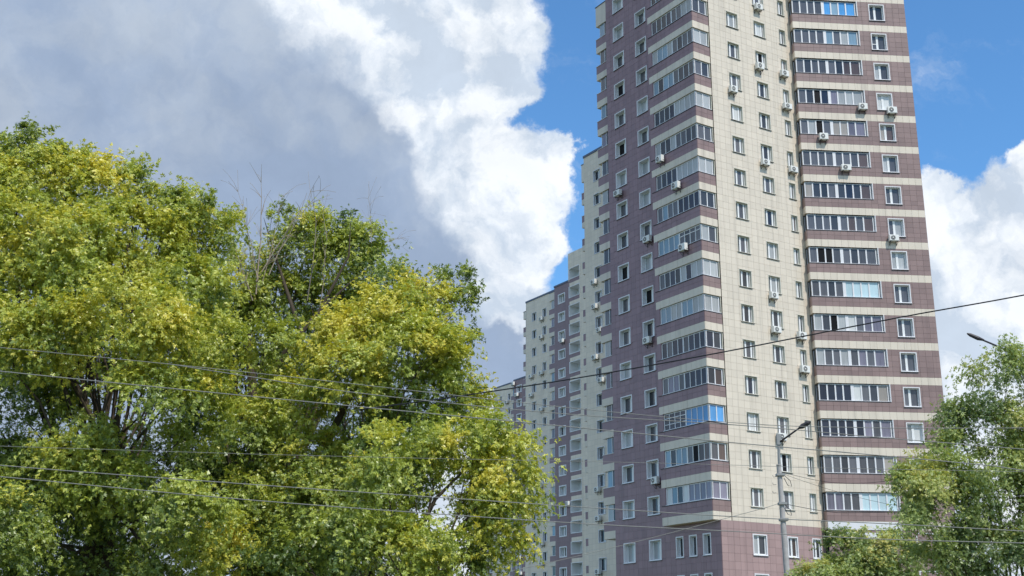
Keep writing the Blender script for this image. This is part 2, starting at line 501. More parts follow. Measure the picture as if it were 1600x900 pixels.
# corner balconies ---------------------------------------------------------
LB = {-5: ('gggg', 'dddd', 'gg'), -4: ('dddd', 'gggg', 'dd'), -3: ('bbbb', 'gggg', 'ld'), -2: ('dddd', 'llgg', 'gd'),
      -1: ('nddn', 'ggll', 'gg'), 0: ('lbbl', 'gdgg', 'll'), 1: ('bdbb', 'gddg', 'gd'), 2: ('dddn', 'llll', 'll'), 3: ('lddl', 'ggdg', 'gg'),
      4: ('gdnd', 'llll', 'll'), 5: ('gbgg', 'nnnn', 'dd'), 6: ('bbbb', 'gdgg', 'lg'), 7: ('gdnd', 'lnll', 'll'), 8: ('bbll', 'bbll', 'll'),
      9: ('ngnn', 'gnnn', 'nd'), 10: ('gppg', 'nnnn', 'dt'), 11: ('nnnn', 'BBBB', 'BB'), 12: ('bdbb', 'gktt', 'gt'), 13: ('wbdw', 'pppp', 'pp')}


for k in range(-4, 14):
    zb = 52.66 - 3 * k                       # underside of the cream band above this floor's glazing
    fam = LB[k]
    if zb > TOP: continue
    # slab box: brown parapet below the glazing + cream band below it ; x = -6.02..0 along the shaded side, 0..1.15 inward turned to the cream face
    mb = MB(); zlo = zb - 3; zp = zb - 3 + .66; zt_ = zb - 1.47
    mb.box(-6.02, 0, .03, 1.87, zlo, zp, M['joint_l']); mb.box(-6.02, 0, .03, 1.87, zp + .002, zt_, M['joint'])
    # butt: tiles on both outer faces
    for (a, b, c, d, mk) in tile_cells(-6.02, 0, [(zlo, zp, 'cream'), (zp, (zp + zt_) / 2, 'purple'), ((zp + zt_) / 2, zt_, 'purple')], []):
        mb.box(a + GAP, b - (GAP if b < -.01 else 0), 0, .028, c + GAP, d - GAP, M[mk], skip='b')
    n = 3
    for (c, d, mk) in [(zlo, zp, 'cream'), (zp, (zp + zt_) / 2, 'brown'), ((zp + zt_) / 2, zt_, 'brown')]:
        for i in range(n):                     # faces the cream side: local x = 0 plane, running inward
            y0, y1 = .03 + (1.87 - .03) * i / n, .03 + (1.87 - .03) * (i + 1) / n
            mb.box(.002, .03, y0 + (GAP if i else 0), y1 - GAP, c + GAP, d - GAP, M[mk])
    mb.box(-6.02, .06, -.05, 1.87, zt_ + .002, zt_ + .045, M['dark'])
    mb.box(-5.52, .04, -.03, .10, zt_ + .047, zt_ + .09, M['metal_white'])
    mb.box(-.08, .04, .105, 1.80, zt_ + .047, zt_ + .09, M['metal_white'])
    # brown flank beside the glazing and dark ceiling edge
    mb.box(-6.02, -5.55, .0, .75, zt_ + .05, zb, M['purple'])
    mb.box(-1.6, -.02, 1.80, 1.87, zt_ + .09, zb, M['metal_cream'])
    if k == 13: pass
    o = FB.put('balcony', mb.mesh('balcony'))
    # glazing
    zg0, zg1 = zt_ + .09, zb - .0; h = zg1 - zg0; fm = MB(); P = M['white'] if k in (6, 12) else M['metal_white']
    xs = [-5.52 + i * (5.42 / 8) for i in range(9)]; gy = .14
    fm.box(-5.52, -.1, gy - .03, gy + .04, zg0, zg0 + .05, P); fm.box(-5.52, -.1, gy - .03, gy + .04, zg1 - .09, zg1 - .03, P)
    for i, x in enumerate(xs):
        wd = .13 if i in (0, 4) else .06
        fm.box(x - wd / 2, x + wd / 2, gy - .05, gy + .045, zg0 + .05, zg1 - .09, P)
    fm.box(-.19, -.07, .09, .22, zg0, zg1 - .03, P)
    ys = [.2, .92, 1.66]
    fm.box(-.16, -.10, .2, 1.78, zg0, zg0 + .05, P); fm.box(-.16, -.10, .2, 1.78, zg1 - .09, zg1 - .03, P)
    for y in ys[1:]: fm.box(-.17, -.08, y - .045, y + .045, zg0 + .05, zg1 - .09, P)
    if k in (6, 11):
        for i in (range(4, 8) if k == 6 else range(0, 4)):
            fm.box(xs[i] + .07, xs[i + 1] - .04, gy - .035, gy + .03, zg1 - .45, zg1 - .39, P)
            if k == 11: fm.box(xs[i] + .07, xs[i + 1] - .04, gy - .035, gy + .03, zg1 - .95, zg1 - .90, P)
    f = FB.put('glazing_frame', fm.mesh('glazing_frame')); f.parent = o; f.location = (0, 0, 0); f.rotation_euler = (0, 0, 0)
    for i in range(8):
        l = xs[i] + (.065 if i in (0, 4) else .03); r = xs[i + 1] - (.065 if i == 3 else .03) - (.07 if i == 7 else 0)
        link('pane', pane_mesh(r - l, h - .14, (fam[0] + fam[1])[i]), o, (l, gy, zg0 + .05))
    for i in range(2):
        q = link('pane', pane_mesh((.66, .66)[i], h - .14, fam[2][i]), o, (-.12, ys[i] + (.045 if i else .02), zg0 + .05), math.pi / 2)
# closing slab over the lowest balcony is the last cream band (k = 13); the roof slab above the top floor
mb = MB(); mb.box(-6.02, .03, 0, 1.9, 64.7, TOP, M['cream']); FB.put('parapet', mb.mesh('parapet'))

# banded right-hand face ---------------------------------------------------
RW = 10.67
RB = {-5: ('gggg', 'dddd'), -4: ('gddg', 'llll'), -3: ('gggg', 'dddd'), -2: ('gddg', 'gggg'), -1: ('gggg', 'BbBB'), 0: ('gggg', 'bglb'), 1: ('gdgg', 'gdtt'),
      2: ('gdkn', 'plll'), 3: ('glkg', 'eepp'), 4: ('gggg', 'gggt'), 5: ('eddg', 'dndt'), 6: ('gggd', 'gtgt'), 7: ('gkkg', 'gdgg'), 8: ('ggdg', 'cccc'),
      9: ('ldkl', 'wgpp'), 10: ('lggl', 'gpgp'), 11: ('nnnn', 'wgde'), 12: ('nnnn', 'npgp'), 13: ('ggdg', 'ggge'), 14: ('ppgg', 'cccc')}
hR = []
rowsR = []
for k in range(-5, 16):
    zb = 55.52 - 3 * k                          # underside of the cream band
    if zb + .66 > TOP: continue
    rowsR.append((zb, zb + .66, 'cream')); rowsR += [(zb + .66, zb + 1.08, 'brown'), (zb + 1.08, zb + 1.50, 'brown')]
    zo0, zo1 = zb - 1.5, zb
    if k <= 14:
        hR.append((-.1, 6.14, zo0, zo1)); hR.append((7.27, 8.66, zb + .78 - 3.0 + .03 + .02, zb - .23 - .0))
zmin = min(r[0] for r in rowsR)
for k in range(-5, 15):
    zb = 55.52 - 3 * k
    if zb > TOP: continue
    rowsR += [(zb - 1.5, zb - 1.0, 'brown'), (zb - 1.0, zb - .5, 'brown'), (zb - .5, zb, 'brown')]
rowsR = [(a, min(b, TOP), c) for (a, b, c) in rowsR if a < TOP]
hR = [(-.1, 6.14, 55.52 - 3 * k - 1.5, 55.52 - 3 * k) for k in range(-4, 15)] + [(7.27, 8.66, 52.30 - 3 * k - 1.64, 52.30 - 3 * k) for k in range(-4, 16) if 52.3 - 3 * k < TOP]
wall(FR, 0, RW, rowsR, hR, tw=.593)
wall(FR, 0, RW, rows(GZ, zmin, 'brown', .55), [(7.27, 8.66, 52.30 - 48 - 1.64, 52.30 - 48)], tw=.593)
FRs = Frame(tower, RL + RW * dR, np.array([-dR[1], dR[0]]))
wall(FRs, 0, 9, rows(GZ, TOP, 'brown', .58), [], tw=.6)
retd = (BC + 11.60 * dC) - RL; retl = float(np.linalg.norm(retd)); FT = Frame(tower, BC + 11.60 * dC, -retd / retl)
for k in range(-4, 16):
    zb = 55.52 - 3 * k
    if zb + .66 > TOP: continue
    # end return of the band and parapet
    mb = MB()
    for (a, b, mk) in [(zb, zb + .66, 'cream'), (zb + .66, zb + 1.5, 'brown')]:
        if a < TOP: mb.box(0, retl - .002, -.03, .25, a + .004, min(b, TOP) - .004, M[mk])
    o = FT.put('balcony_end', mb.mesh('balcony_end'))
for k in range(-4, 15):
    zb = 55.52 - 3 * k; zo0 = zb - 1.5; fam = RB[k]
    mb = MB(); P = M['metal_white']; gy = .16; DK = M['dark']
    mb.box(-.05, 6.14, -.06, .10, zo0 - .03, zo0 + .012, DK); mb.box(.02, 6.12, .0, gy + .06, zo0 + .014, zo0 + .06, P)
    mb.box(.10, 6.12, .30, .34, zb - .10, zb, M['joint']); mb.box(6.10, 6.17, -.05, .02, zo0 - .03, zb + .03, P); mb.box(6.085, 6.14, .022, .36, zo0, zb, M['metal_white'])
    xs = [.12, .80, 1.50, 2.16, 2.95, 3.72, 4.42, 5.12, 5.98]
    mb.box(.12, 6.08, gy - .03, gy + .04, zb - .10, zb - .04, P)
    for i, x in enumerate(xs):
        wd = .27 if i == 4 else (.12 if 0 < i < 8 else .08)
        mb.box(x - wd / 2, x + wd / 2, gy - .05, gy + .045, zo0 + .06, zb - .10, P)
    # glazed return on the left
    mb.box(.04, .10, .2, .72, zo0 + .014, zo0 + .06, P); mb.box(.04, .10, .66, .72, zo0 + .06, zb - .1, P)
    o = FR.put('balcony_glazing', mb.mesh('balcony_glazing'))
    for i in range(8):
        l = xs[i] + (.135 if i == 4 else .06); r = xs[i + 1] - (.135 if i == 3 else .06)
        link('pane', pane_mesh(r - l, 1.34, (fam[0] + fam[1])[i]), o, (l, gy, zo0 + .06))
    link('pane', pane_mesh(.44, 1.34, 'g'), o, (.09, .2, zo0 + .06), math.pi / 2)
# white panels of the closed lowest balcony
mb = MB()
zb = 55.52 - 3 * 15
mb.box(.02, 6.1, -.06, -.033, zb - .02, zb + .62, M['metal_white']); mb.box(.02, 6.1, -.06, .1, zb - .7, zb - .25, M['metal_white'])
FR.put('balcony_panel', mb.mesh('balcony_panel'))
palR = ['gg', 'gd', 'dg', 'lg', 'gl', 'll', 'ed']
fixR = {-1: 'dd', 0: 'gg', 1: 'lg', 2: 'ww', 3: 'et', 4: 'lg', 5: 'gg', 6: 'gl', 7: 'll', 8: 'gg', 9: 'gg', 10: 'gg', 11: 'gg', 12: 'lw', 13: 'ww', 14: 'lb'}
for k in range(-4, 16):
    zt = 52.33 - 3 * (k + 0)
    kk = 55.33 - 3 * k
    if zt > TOP: continue
    window(FR, 7.23, zt - 1.70, 1.47, 1.70, fixR.get(k + 1, rnd.choice(palR)), trim='metal_white', tw=.08, depth=.3, mull=(.42,), reveal='metal_white', mw=.2, transom=.42 if k == -1 else None)
window(FR, 7.23, 52.33 - 48 - 1.70, 1.47, 1.70, 'wg', trim='metal_white', tw=.08, depth=.3, mull=(.42,), reveal='metal_white', mw=.2)

# end loggias seen past the purple face ------------------------------------


def end_stack(fr, x0, x1, yd, z_under, n, cap_top, brown='purple', depth=1.6, seed=0, see=False):
    """stack of cantilevered end loggias: cream band over open glazing over brown parapet; x0 = far (left) end"""
    r = random.Random(seed)
    for i in range(n):
        zb = z_under - 3 * i                   # underside of cream band
        mb = MB()
        top = cap_top if i == 0 else zb + 1.5
        zc = top if i == 0 else zb + .68
        mb.box(x0, x1, yd, yd + depth, zb, zc, M['cream'])
        if i: mb.box(x0 - .002, x1, yd - .003, yd + depth, zc + .001, top, M[brown]); mb.box(x0 - .04, x1, yd - .05, yd + .1, top + .002, top + .04, M['metal_white'])
        else: mb.box(x0 - .05, x1, yd - .06, yd + depth, top + .002, top + .07, M['roof'])
        o = fr.put('end_balcony', mb.mesh('end_balcony'))
        if i < n - 1:
            h = 1.5; z0 = zb - h + .04; fm = MB(); gx = x0 + .5; P = M['metal_white']
            fm.box(gx, gx + .07, yd + .12, yd + .19, z0, zb, M['dark'] if see else P); fm.box(gx, x1, yd + .12, yd + .18, z0, z0 + .05, P)
            xm = gx + .72; fm.box(xm, xm + .07, yd + .11, yd + .18, z0 + .05, zb, P)
            f = fr.put('glazing_frame', fm.mesh('glazing_frame')); f.parent = o; f.location = (0, 0, 0); f.rotation_euler = (0, 0, 0)
            ks_ = 'dk' if see else r.choice(['gd', 'bg', 'pd', 'ld', 'gg'])  # black pane stands in for the shade inside the open loggia
            link('pane', pane_mesh(xm - gx - .08, h - .06, ks_[0]), o, (gx + .075, yd + .14, z0 + .03))
            link('pane', pane_mesh(x1 - xm - .08, h - .06, ks_[1]), o, (xm + .075, yd + .14, z0 + .03))


end_stack(FL, -17.62, -13.23, 2.1, 61.66, 18, 63.85, seed=3)

# tower core and roof
mb = MB(); bod = MB()
core(FL, [(-13.1, .5), (-6.1, .5), (-6.1, 1.95), (-1.2, 1.95), (-1.0, 12.0), (-13.1, 12.0)], GZ, TOP - .1)
core(FR, [(.9, .45), (RW - .05, .45), (RW - .05, 9), (-3, 9)], GZ, TOP - .1)
cr = MB()
cr.box(-13.25, 0.0, -.08, .3, TOP, TOP + .12, M['roof']); FL.put('roof_edge', cr.mesh('roof_edge'))
cr = MB(); cr.box(-.05, RW + .05, -.08, .3, TOP, TOP + .12, M['roof']); FR.put('roof_edge', cr.mesh('roof_edge'))
cr = MB(); cr.box(0, XC1, -.08, .3, TOP + .0, TOP + .12, M['roof']); FC.put('roof_edge', cr.mesh('roof_edge'))

# tiles: the 300 that show largest are parts of their own, the rest is one piece of stuff per wall
single.sort(key=lambda s: -((s[2][1] - s[2][0]) * (s[2][3] - s[2][2]) > .3) * 1000 + abs((s[2][2] + s[2][3]) / 2 - 11.0))
keep, restt = single[:300], single[300:]
_tm = {}
for fr, w, (a, b, c, d, mk) in keep:
    key = (round(b - a, 3), round(d - c, 3), mk)
    if key not in _tm:
        t = MB(); t.box(GAP, key[0] - GAP, -.018, 0, GAP, key[1] - GAP, M[mk], skip='b'); _tm[key] = t.mesh('tile')
    o = link('tile', _tm[key], w, (a, -.003, c))
t = MB(); add_tiles(t, [s[2] for s in restt], y=-.003); tag(FC.put('cladding_tiles', t.mesh('cladding_tiles')), kind='stuff')


# ------------------------------------------------------------------ the blocks behind
def block_mat(name, col, jc):
    m = bpy.data.materials.new(name); m.use_nodes = True; t = NT(m.node_tree); b = t.n['Principled BSDF']
    b.inputs['Roughness'].default_value = .5
    tcn = t.new('ShaderNodeTexCoord').outputs['Object']
    sep = t.new('ShaderNodeSeparateXYZ'); t.l.new(tcn, sep.inputs[0])
    cmb = t.new('ShaderNodeCombineXYZ'); t.l.new(sep.outputs[0], cmb.inputs[0]); t.l.new(sep.outputs[2], cmb.inputs[1])
    br = t.new('ShaderNodeTexBrick'); t.l.new(cmb.outputs[0], br.inputs[0]); br.offset = 0; br.squash = 1
    br.inputs['Scale'].default_value = 1; br.inputs['Brick Width'].default_value = .6; br.inputs['Row Height'].default_value = .6
    br.inputs['Mortar Size'].default_value = .012; br.inputs['Color1'].default_value = (*[c * .95 for c in col], 1); br.inputs['Color2'].default_value = (*[c * 1.05 for c in col], 1)
    br.inputs['Mortar'].default_value = (*jc, 1)
    pos = t.new('ShaderNodeNewGeometry').outputs['Position']
    k = t.m('MULTIPLY_ADD', t.step(t.noise(t.v('MULTIPLY', pos, (1, 1, .05)), .8, 4, .6), .45, .75), -.12, 1.0)
    t.l.new(t.v('SCALE', br.outputs[0], k), b.inputs['Base Color'])
    return m


BM = {'c': block_mat('far_cream_tile', (.79, .675, .535), (.60, .51, .41)), 'p': block_mat('far_purple_tile', (.265, .175, .185), (.18, .12, .13))}


def plain_wall(fr, x0, x1, z0, z1, holes, m, y=0., th=0, name='wall'):
    mb = MB(); backing(mb, x0, x1, z0, z1, holes, m, y=0)
    return fr.put(name, mb.mesh(name), 0, y, 0)


def volume(fr, x0, x1, y0, y1, z0, z1, wm):
    """side, rear and roof of a wing whose front is built apart"""
    mb = MB(); mb.box(x0, x1, y0 + .0, y1, z0, z1 - .02, wm, skip='f'); mb.box(x0 - .06, x1 + .06, y0 - .08, y1, z1, z1 + .28, M['roof'])
    mb.box(x0 + .15, x1 - .15, y0 + .4, y1 - .2, z0, z1 - .3, M['inside'])
    return fr.put('wing', mb.mesh('wing'))


def far_windows(fr, x, w, h, tops, cols, y=0., seed=0, depth=.3, tw=.07, rev='metal_white', mull=(.6,), mw=.15):
    r = random.Random(seed)
    for zt in tops: window(fr, x, zt - h, w, h, r.choice(cols), trim=rev, tw=tw, depth=depth, mull=mull, reveal=rev, mw=mw, y=y, sill=False)


def holes_for(x, w, h, tops): return [(x + .03, x + w - .03, zt - h + .03, zt - .03) for zt in tops]


def seq(top, zmin): return [top - 3 * i for i in range(40) if top - 3 * i > zmin]


palF = ['dd', 'gd', 'dg', 'gg', 'dl']
# second block: cream, with end loggias
bB = root_at('apartment_block', (9.59, 134.5), 'cream apartment block directly left of the purple tower face, small end balconies against sky', 'apartment block', 'receding row of apartment blocks')
fB = Frame(bB, (9.59, 134.5), -dL)
tops = seq(56.07, 0)
hB = holes_for(-.05, 1.38, 1.45, tops) + holes_for(4.2, 1.38, 1.45, tops)
plain_wall(fB, -1.95, 9, GZ, 58.4, hB, BM['c']); volume(fB, -1.95, 9, 0.0, 11, GZ, 58.4, BM['c'])
far_windows(fB, -.05, 1.38, 1.45, tops, palF, seed=5); far_windows(fB, 4.2, 1.38, 1.45, tops, palF, seed=6)
end_stack(fB, -6.0, -1.99, 2.6, 57.2, 19, 59.5, seed=9, see=True)

# third block: open loggias, purple strip, end balconies, cream wing
bC = root_at('apartment_block', (7.35, 184.1), 'stepped apartment block with open white loggias, purple window strip and cream wing', 'apartment block', 'receding row of apartment blocks')
fC2 = Frame(bC, (7.35, 184.1), -dL)
tops = seq(55.72, 0); lt = seq(59.15, 0)
hp = holes_for(-.15, 1.9, 1.6, tops); hl = [(2.93, 5.60, z - 1.66, z) for z in lt]
plain_wall(fC2, -1.2, 2.62, GZ, 57.15, hp, BM['p']); volume(fC2, -1.2, 2.62, 0, 10, GZ, 57.15, BM['p'])
far_windows(fC2, -.15, 1.9, 1.6, tops, ['lg', 'gl', 'gg', 'lk', 'll'], seed=11, depth=.4, tw=.16, mull=(.45,), mw=.2)
mb = MB()
pw = []
for z in [61.75] + lt: pw.append(z)
backing(mb, 2.62, 2.93, GZ, 57.2, [], BM['p']); backing(mb, 2.62, 2.93, 57.2, 61.75, [], BM['c'])
backing(mb, 5.60, 12.5, GZ, 61.75, [], BM['c'])
for z in lt:
    backing(mb, 2.93, 5.6, z, z + .68 if z < 59 else 61.75, [], BM['c']); backing(mb, 2.93, 5.6, z - 2.32, z - 1.66, [], BM['p'])
fC2.put('wall', mb.mesh('wall'))
volume(fC2, 2.62, 12.5, 1.55, 10, GZ, 61.75, BM['c'])
for z in lt:
    mb = MB(); PL = M['plaster']; W_ = M['metal_white']
    mb.quad([(2.93, 1.5, z - 1.66), (5.6, 1.5, z - 1.66), (5.6, 1.5, z), (2.93, 1.5, z)], PL)
    mb.quad([(2.93, 0.01, z - 1.66), (2.93, 1.5, z - 1.66), (2.93, 1.5, z), (2.93, 0.01, z)], PL); mb.quad([(5.6, 0.01, z - 1.66), (5.6, 0.01, z), (5.6, 1.5, z), (5.6, 1.5, z - 1.66)], PL)
    mb.quad([(2.93, .01, z), (2.93, 1.5, z), (5.6, 1.5, z), (5.6, .01, z)], PL); mb.quad([(2.93, .01, z - 1.66), (5.6, .01, z - 1.66), (5.6, 1.5, z - 1.66), (2.93, 1.5, z - 1.66)], PL)
    for (a, b, c, d) in ((2.80, 5.65, z - .02, z + .09), (2.80, 5.65, z - 1.75, z - 1.64), (2.80, 2.93, z - 1.64, z - .02), (5.6, 5.66, z - 1.64, z - .02)): mb.box(a, b, -.05, .02, c, d, W_)
    fC2.put('loggia', mb.mesh('loggia'))
end_stack(fC2, -5.6, -1.22, 2.0, 56.3 - .0, 19, 57.6, seed=12)
fC3 = fC2.shift(0, 2.3)
k3 = 1.0196
# cream wing: seen positions scaled back to its own plane
tops = seq(55.68, 0)
cw = [(-11.05, 1.35), (-7.95, 1.2)]
hc = []
for (x, w) in cw: hc += holes_for(x, w, 1.5, tops)
plain_wall(fC3, -12.9, -1.4, GZ, 57.85, hc, BM['c']); volume(fC3, -12.9, -1.4, 0, 9, GZ, 57.85, BM['c'])
for i, (x, w) in enumerate(cw): far_windows(fC3, x, w, 1.5, tops, palF, seed=13 + i, tw=.06)
end_stack(fC3, -17.0, -12.93, 2.2, 56.3, 19, 57.6, seed=15)

# fourth block
bD = root_at('apartment_block', (1.10, 246.8), 'smaller distant apartment block with purple strip and cream wall, half hidden by the yellow-green tree', 'apartment block', 'receding row of apartment blocks')
fD = Frame(bD, (1.10, 246.8), -dL); tops = seq(55.05, 0)
hp = holes_for(0, 1.95, 1.6, tops)
plain_wall(fD, -1.15, 9, GZ, 56.2, hp, BM['p']); volume(fD, -1.15, 9, 0, 10, GZ, 56.2, BM['p'])
far_windows(fD, 0, 1.95, 1.6, tops, ['lg', 'gl', 'gg'], seed=17, depth=.4, tw=.16, mull=(.45,), mw=.2)
end_stack(fD, -5.3, -1.17, 2.0, 55.4, 19, 56.6, seed=18)
fD2 = fD.shift(0, 2.4); tops = seq(54.9, 0); cw = [(-7.55 - 3.0, 1.0), (-4.2 - 3.0, 1.1)]; hc = []
for (x, w) in cw: hc += holes_for(x, w, 1.4, tops)
plain_wall(fD2, -12.7, -1.2, GZ, 56.9, hc, BM['c']); volume(fD2, -12.7, -1.2, 0, 9, GZ, 56.9, BM['c'])
for i, (x, w) in enumerate(cw): far_windows(fD2, x, w, 1.4, tops, palF, seed=19 + i, tw=.06)

# fifth block, behind the tree
oE = at(762.3, 880, 305)
bE = root_at('apartment_block', oE, 'farthest apartment block, its lower floors showing under the yellow-green tree branches', 'apartment block', 'receding row of apartment blocks')
fE = Frame(bE, oE, -dL); tops = seq(55.9, 0)
hp = holes_for(.9, 1.95, 1.6, tops)
plain_wall(fE, 0, 9, GZ, 57, hp, BM['p']); volume(fE, 0, 9, 0, 10, GZ, 57, BM['p'])
far_windows(fE, .9, 1.95, 1.6, tops, ['lg', 'gg'], seed=21, depth=.4, tw=.16)
end_stack(fE, -4.0, -.02, 2.0, 55.4, 19, 56.6, seed=22)
fE2 = fE.shift(0, 2.4); cw = [(-9.2, 1.0), (-5.9, 1.1)]; hc = []
for (x, w) in cw: hc += holes_for(x, w, 1.4, tops)
plain_wall(fE2, -12.6, -.1, GZ, 57.5, hc, BM['c']); volume(fE2, -12.6, -.1, 0, 9, GZ, 57.5, BM['c'])
for i, (x, w) in enumerate(cw): far_windows(fE2, x, w, 1.4, tops, palF, seed=23 + i, tw=.06)

# ------------------------------------------------------------------ air conditioners


def build_ac():
    b = MB(); b.box(-.40, .40, -.44, -.12, 0, .56, M['acbody']); b.box(-.37, .37, -.455, -.44, .03, .53, M['acbody'], skip='b')
    g = MB()
    n = 20; cx, cz, r = -.10, .28, .205
    i = len(g.v); g.v.append((cx, -.462, cz)); k = g.mi(M['acdark'])
    for j in range(n): t = 2 * math.pi * j / n; g.v.append((cx + r * math.cos(t), -.458, cz + r * math.sin(t)))
    for j in range(n): g.f.append((i, i + 1 + (j) % n, i + 1 + (j + 1) % n)); g.m.append(k)
    for rr in (.06, .14, .205):
        pts = [(cx + rr * math.cos(2 * math.pi * j / 16), -.468, cz + rr * math.sin(2 * math.pi * j / 16)) for j in range(17)]
        g.tube(pts, .009, M['acbody'], 4)
    g.cyl((cx, -.475, cz), (cx, -.46, cz), .045, .045, M['acbody'], 10)
    br = MB()
    for x in (-.28, .28):
        br.box(x - .02, x + .02, -.46, 0, -.045, -.002, M['dark']); br.box(x - .02, x + .02, -.03, 0, -.34, -.046, M['dark'])
        br.cyl((x, -.40, -.04), (x, -.02, -.32), .014, .014, M['dark'], 5)
    br.tube([(.40, -.25, .14), (.47, -.22, .08), (.46, -.10, -.05), (.42, -.02, .1)], .016, M['wireblack'], 5)
    return b.mesh('casing'), g.mesh('fan_grille'), br.mesh('bracket')


ACM = build_ac()


def ac_at(fr, px, py, label, flip=False, sc=1.):
    d = ray(px, py); n2 = fr.y; t = (n2 @ fr.O) / (n2 @ d[:2]); P = d * t
    P = P - d * (.3 / abs(n2 @ d[:2])) * 1.0          # centre of the casing stands 0.3 m out
    x = float((P[:2] - fr.O) @ fr.x)
    r = bpy.data.objects.new('air_conditioner', None); COL.objects.link(r); r.empty_display_size = .3
    w = fr.w(x, -.034, P[2] - .28 * sc); r.location = w; r.rotation_euler = (0, 0, fr.rz); r.scale = (sc * (.92 + .2 * ((px * 7.13) % 1)), sc, sc * (.90 + .2 * ((px * 3.7) % 1)))
    tag(r, label, 'air conditioner', 'air conditioners on the facades')
    for nme, me in zip(('casing', 'fan_grille', 'bracket'), ACM): link(nme, me, r)


ORD = ['topmost', 'second from top', 'third from top', 'fourth from top', 'fifth from top', 'sixth from top', 'seventh from top', 'eighth from top', 'ninth from top']


def acs(fr, pts, where, sc=1.):
    pts = sorted(pts, key=lambda p: p[1])
    for i, p in enumerate(pts):
        lab = ('white air conditioner %s, %s' % (where, ORD[i] if i < len(pts) - 1 or len(pts) < 3 else 'lowest there')) if len(pts) > 1 else 'white air conditioner ' + where
        ac_at(fr, p[0], p[1], lab, sc=sc)


acs(FC, [(1145.6, 139.8)], 'alone beneath the first window column of the sunlit cream face')
acs(FC, [(1185, 11), (1187, 104), (1195.7, 253.5), (1209, 461.7), (1213, 515), (1221, 683)], 'in the middle window column of the cream face')
acs(FC, [(1225.3, 115.2), (1230, 166), (1239.5, 264.8), (1252.7, 525.3), (1257.5, 577.3)], 'in the narrow window column of the cream face')
acs(FR, [(1348, 167), (1286.7, 213.8), (1321.7, 262)], 'hung on a banded loggia parapet of the right face')
acs(FR, [(1393.5, 173), (1396.3, 372)], 'under a white framed window of the banded right face')
acs(FB, [(1031, 248.8), (1055.9, 290.4), (1067, 387)], 'on a corner balcony parapet of the shaded side')
acs(FL, [(965.2, 301.7)], 'alone in the farther window column of the shaded purple face')
acs(FL, [(1011.5, 373.8), (1011.5, 532), (1024, 751)], 'beside the corner balconies on the shaded purple face')
acs(fB, [(927.4, 440.5), (928.8, 478.7), (936.5, 514.7), (929.3, 557.9), (938.7, 593.3), (933.3, 764.5), (934.7, 810), (934.7, 893)], 'on the cream block next to the tower')
acs(fC2, [(878, 532.5), (886.7, 786.7)], 'on the purple strip of the stepped block')
acs(fC3, [(845.3, 498), (845.3, 526.7), (845.3, 582.7), (845.3, 639.5), (844, 758.7), (846.7, 849.3), (846.1, 880.8)], 'in the right column of the stepped block cream wing')
acs(fC3, [(829.3, 588), (829.3, 617.3), (834, 820.8)], 'in the left column of the stepped block cream wing')
acs(fD, [(801.6, 599.7), (807, 617), (811, 871.6), (813, 895.5)], 'on the purple strip of the smaller distant block', 1.15)
acs(fD2, [(791.7, 627.7), (787.2, 878.3)], 'on the cream wall of the smaller distant block', 1.15)

# ------------------------------------------------------------------ street lamp pole, overhead wires
pb = at(1232, 900, 42)
pt = at(1217, 727, 42); px_, py_ = float(pt[0] + .0), 42.0
lp = root_at('street_lamp', (px_, py_), 'grey concrete lamp pole with steel extension and long slanting lamp arm before the tower', 'street lamp')
base = Vector((px_, py_, GZ))
off = Vector((float(at(1233, 880, 42)[0]) - px_, 0, 0)) * 0
ztop = float(pt[2])
mb = MB(); mb.tube([(0.16, 0, 0), (.05, 0, (ztop - GZ) * .6), (0, 0, ztop - GZ)], [.135, .10, .08], M['concrete'], 14); mb.cyl((0, 0, ztop - GZ), (0, 0, ztop - GZ + .02), .098, .09, M['concrete'], 14)
link('pole', mb.mesh('pole'), lp)
e0 = at(1218, 722, 42); e1 = at(1216.5, 684, 42); a1 = at(1250, 668, 41.4); a2 = at(1266, 659, 41.2)
L = lambda p: Vector(p) - base
mb = MB(); mb.tube([(0, 0, ztop - GZ - .3), L(e1)], [.05, .05], M['steel'], 10); mb.box(L(e1).x - .07, L(e1).x + .07, -.07, .07, L(e1).z - .25, L(e1).z + .12, M['steel'])
link('extension', mb.mesh('extension'), lp)
mb = MB(); mb.tube([L(at(1216.5, 692, 42)), L(a1)], [.035, .03], M['dark'], 8); link('arm', mb.mesh('arm'), lp)
mb = MB(); v = (L(a2) - L(a1)); mb.tube([L(a1) - v * .1, L(a1) + v * .2, L(a1) + v * .8, L(a2) + v * .02], [.04, .085, .075, .03], M['dark'], 8); link('lamp_head', mb.mesh('lamp_head'), lp)
mb = MB()
for py in (742, 787, 812):
    q = at(1218 + (py - 727) * .075, py, 42); p = L(q); mb.box(p.x - .14, p.x + .14, -.14, .14, p.z - .04, p.z + .04, M['steel'])
for py in (745, 757, 770):
    p = L(at(1219, py, 42)); mb.tube([p + Vector((-.13, 0, 0)), p + Vector((-.24, 0, -.01)), p + Vector((-.25, 0, .06))], .009, M['dark'], 4)
for py in (742, 787):
    p = L(at(1220, py, 42)); mb.tube([p + Vector((.1, 0, 0)), p + Vector((.3, -.05, -.2)), p + Vector((.34, -.05, -.4)), p + Vector((.22, 0, -.36)), p + Vector((.1, 0, -.1))], .012, M['wireblack'], 5)
tag(link('clamps', mb.mesh('clamps'), lp), kind='stuff')

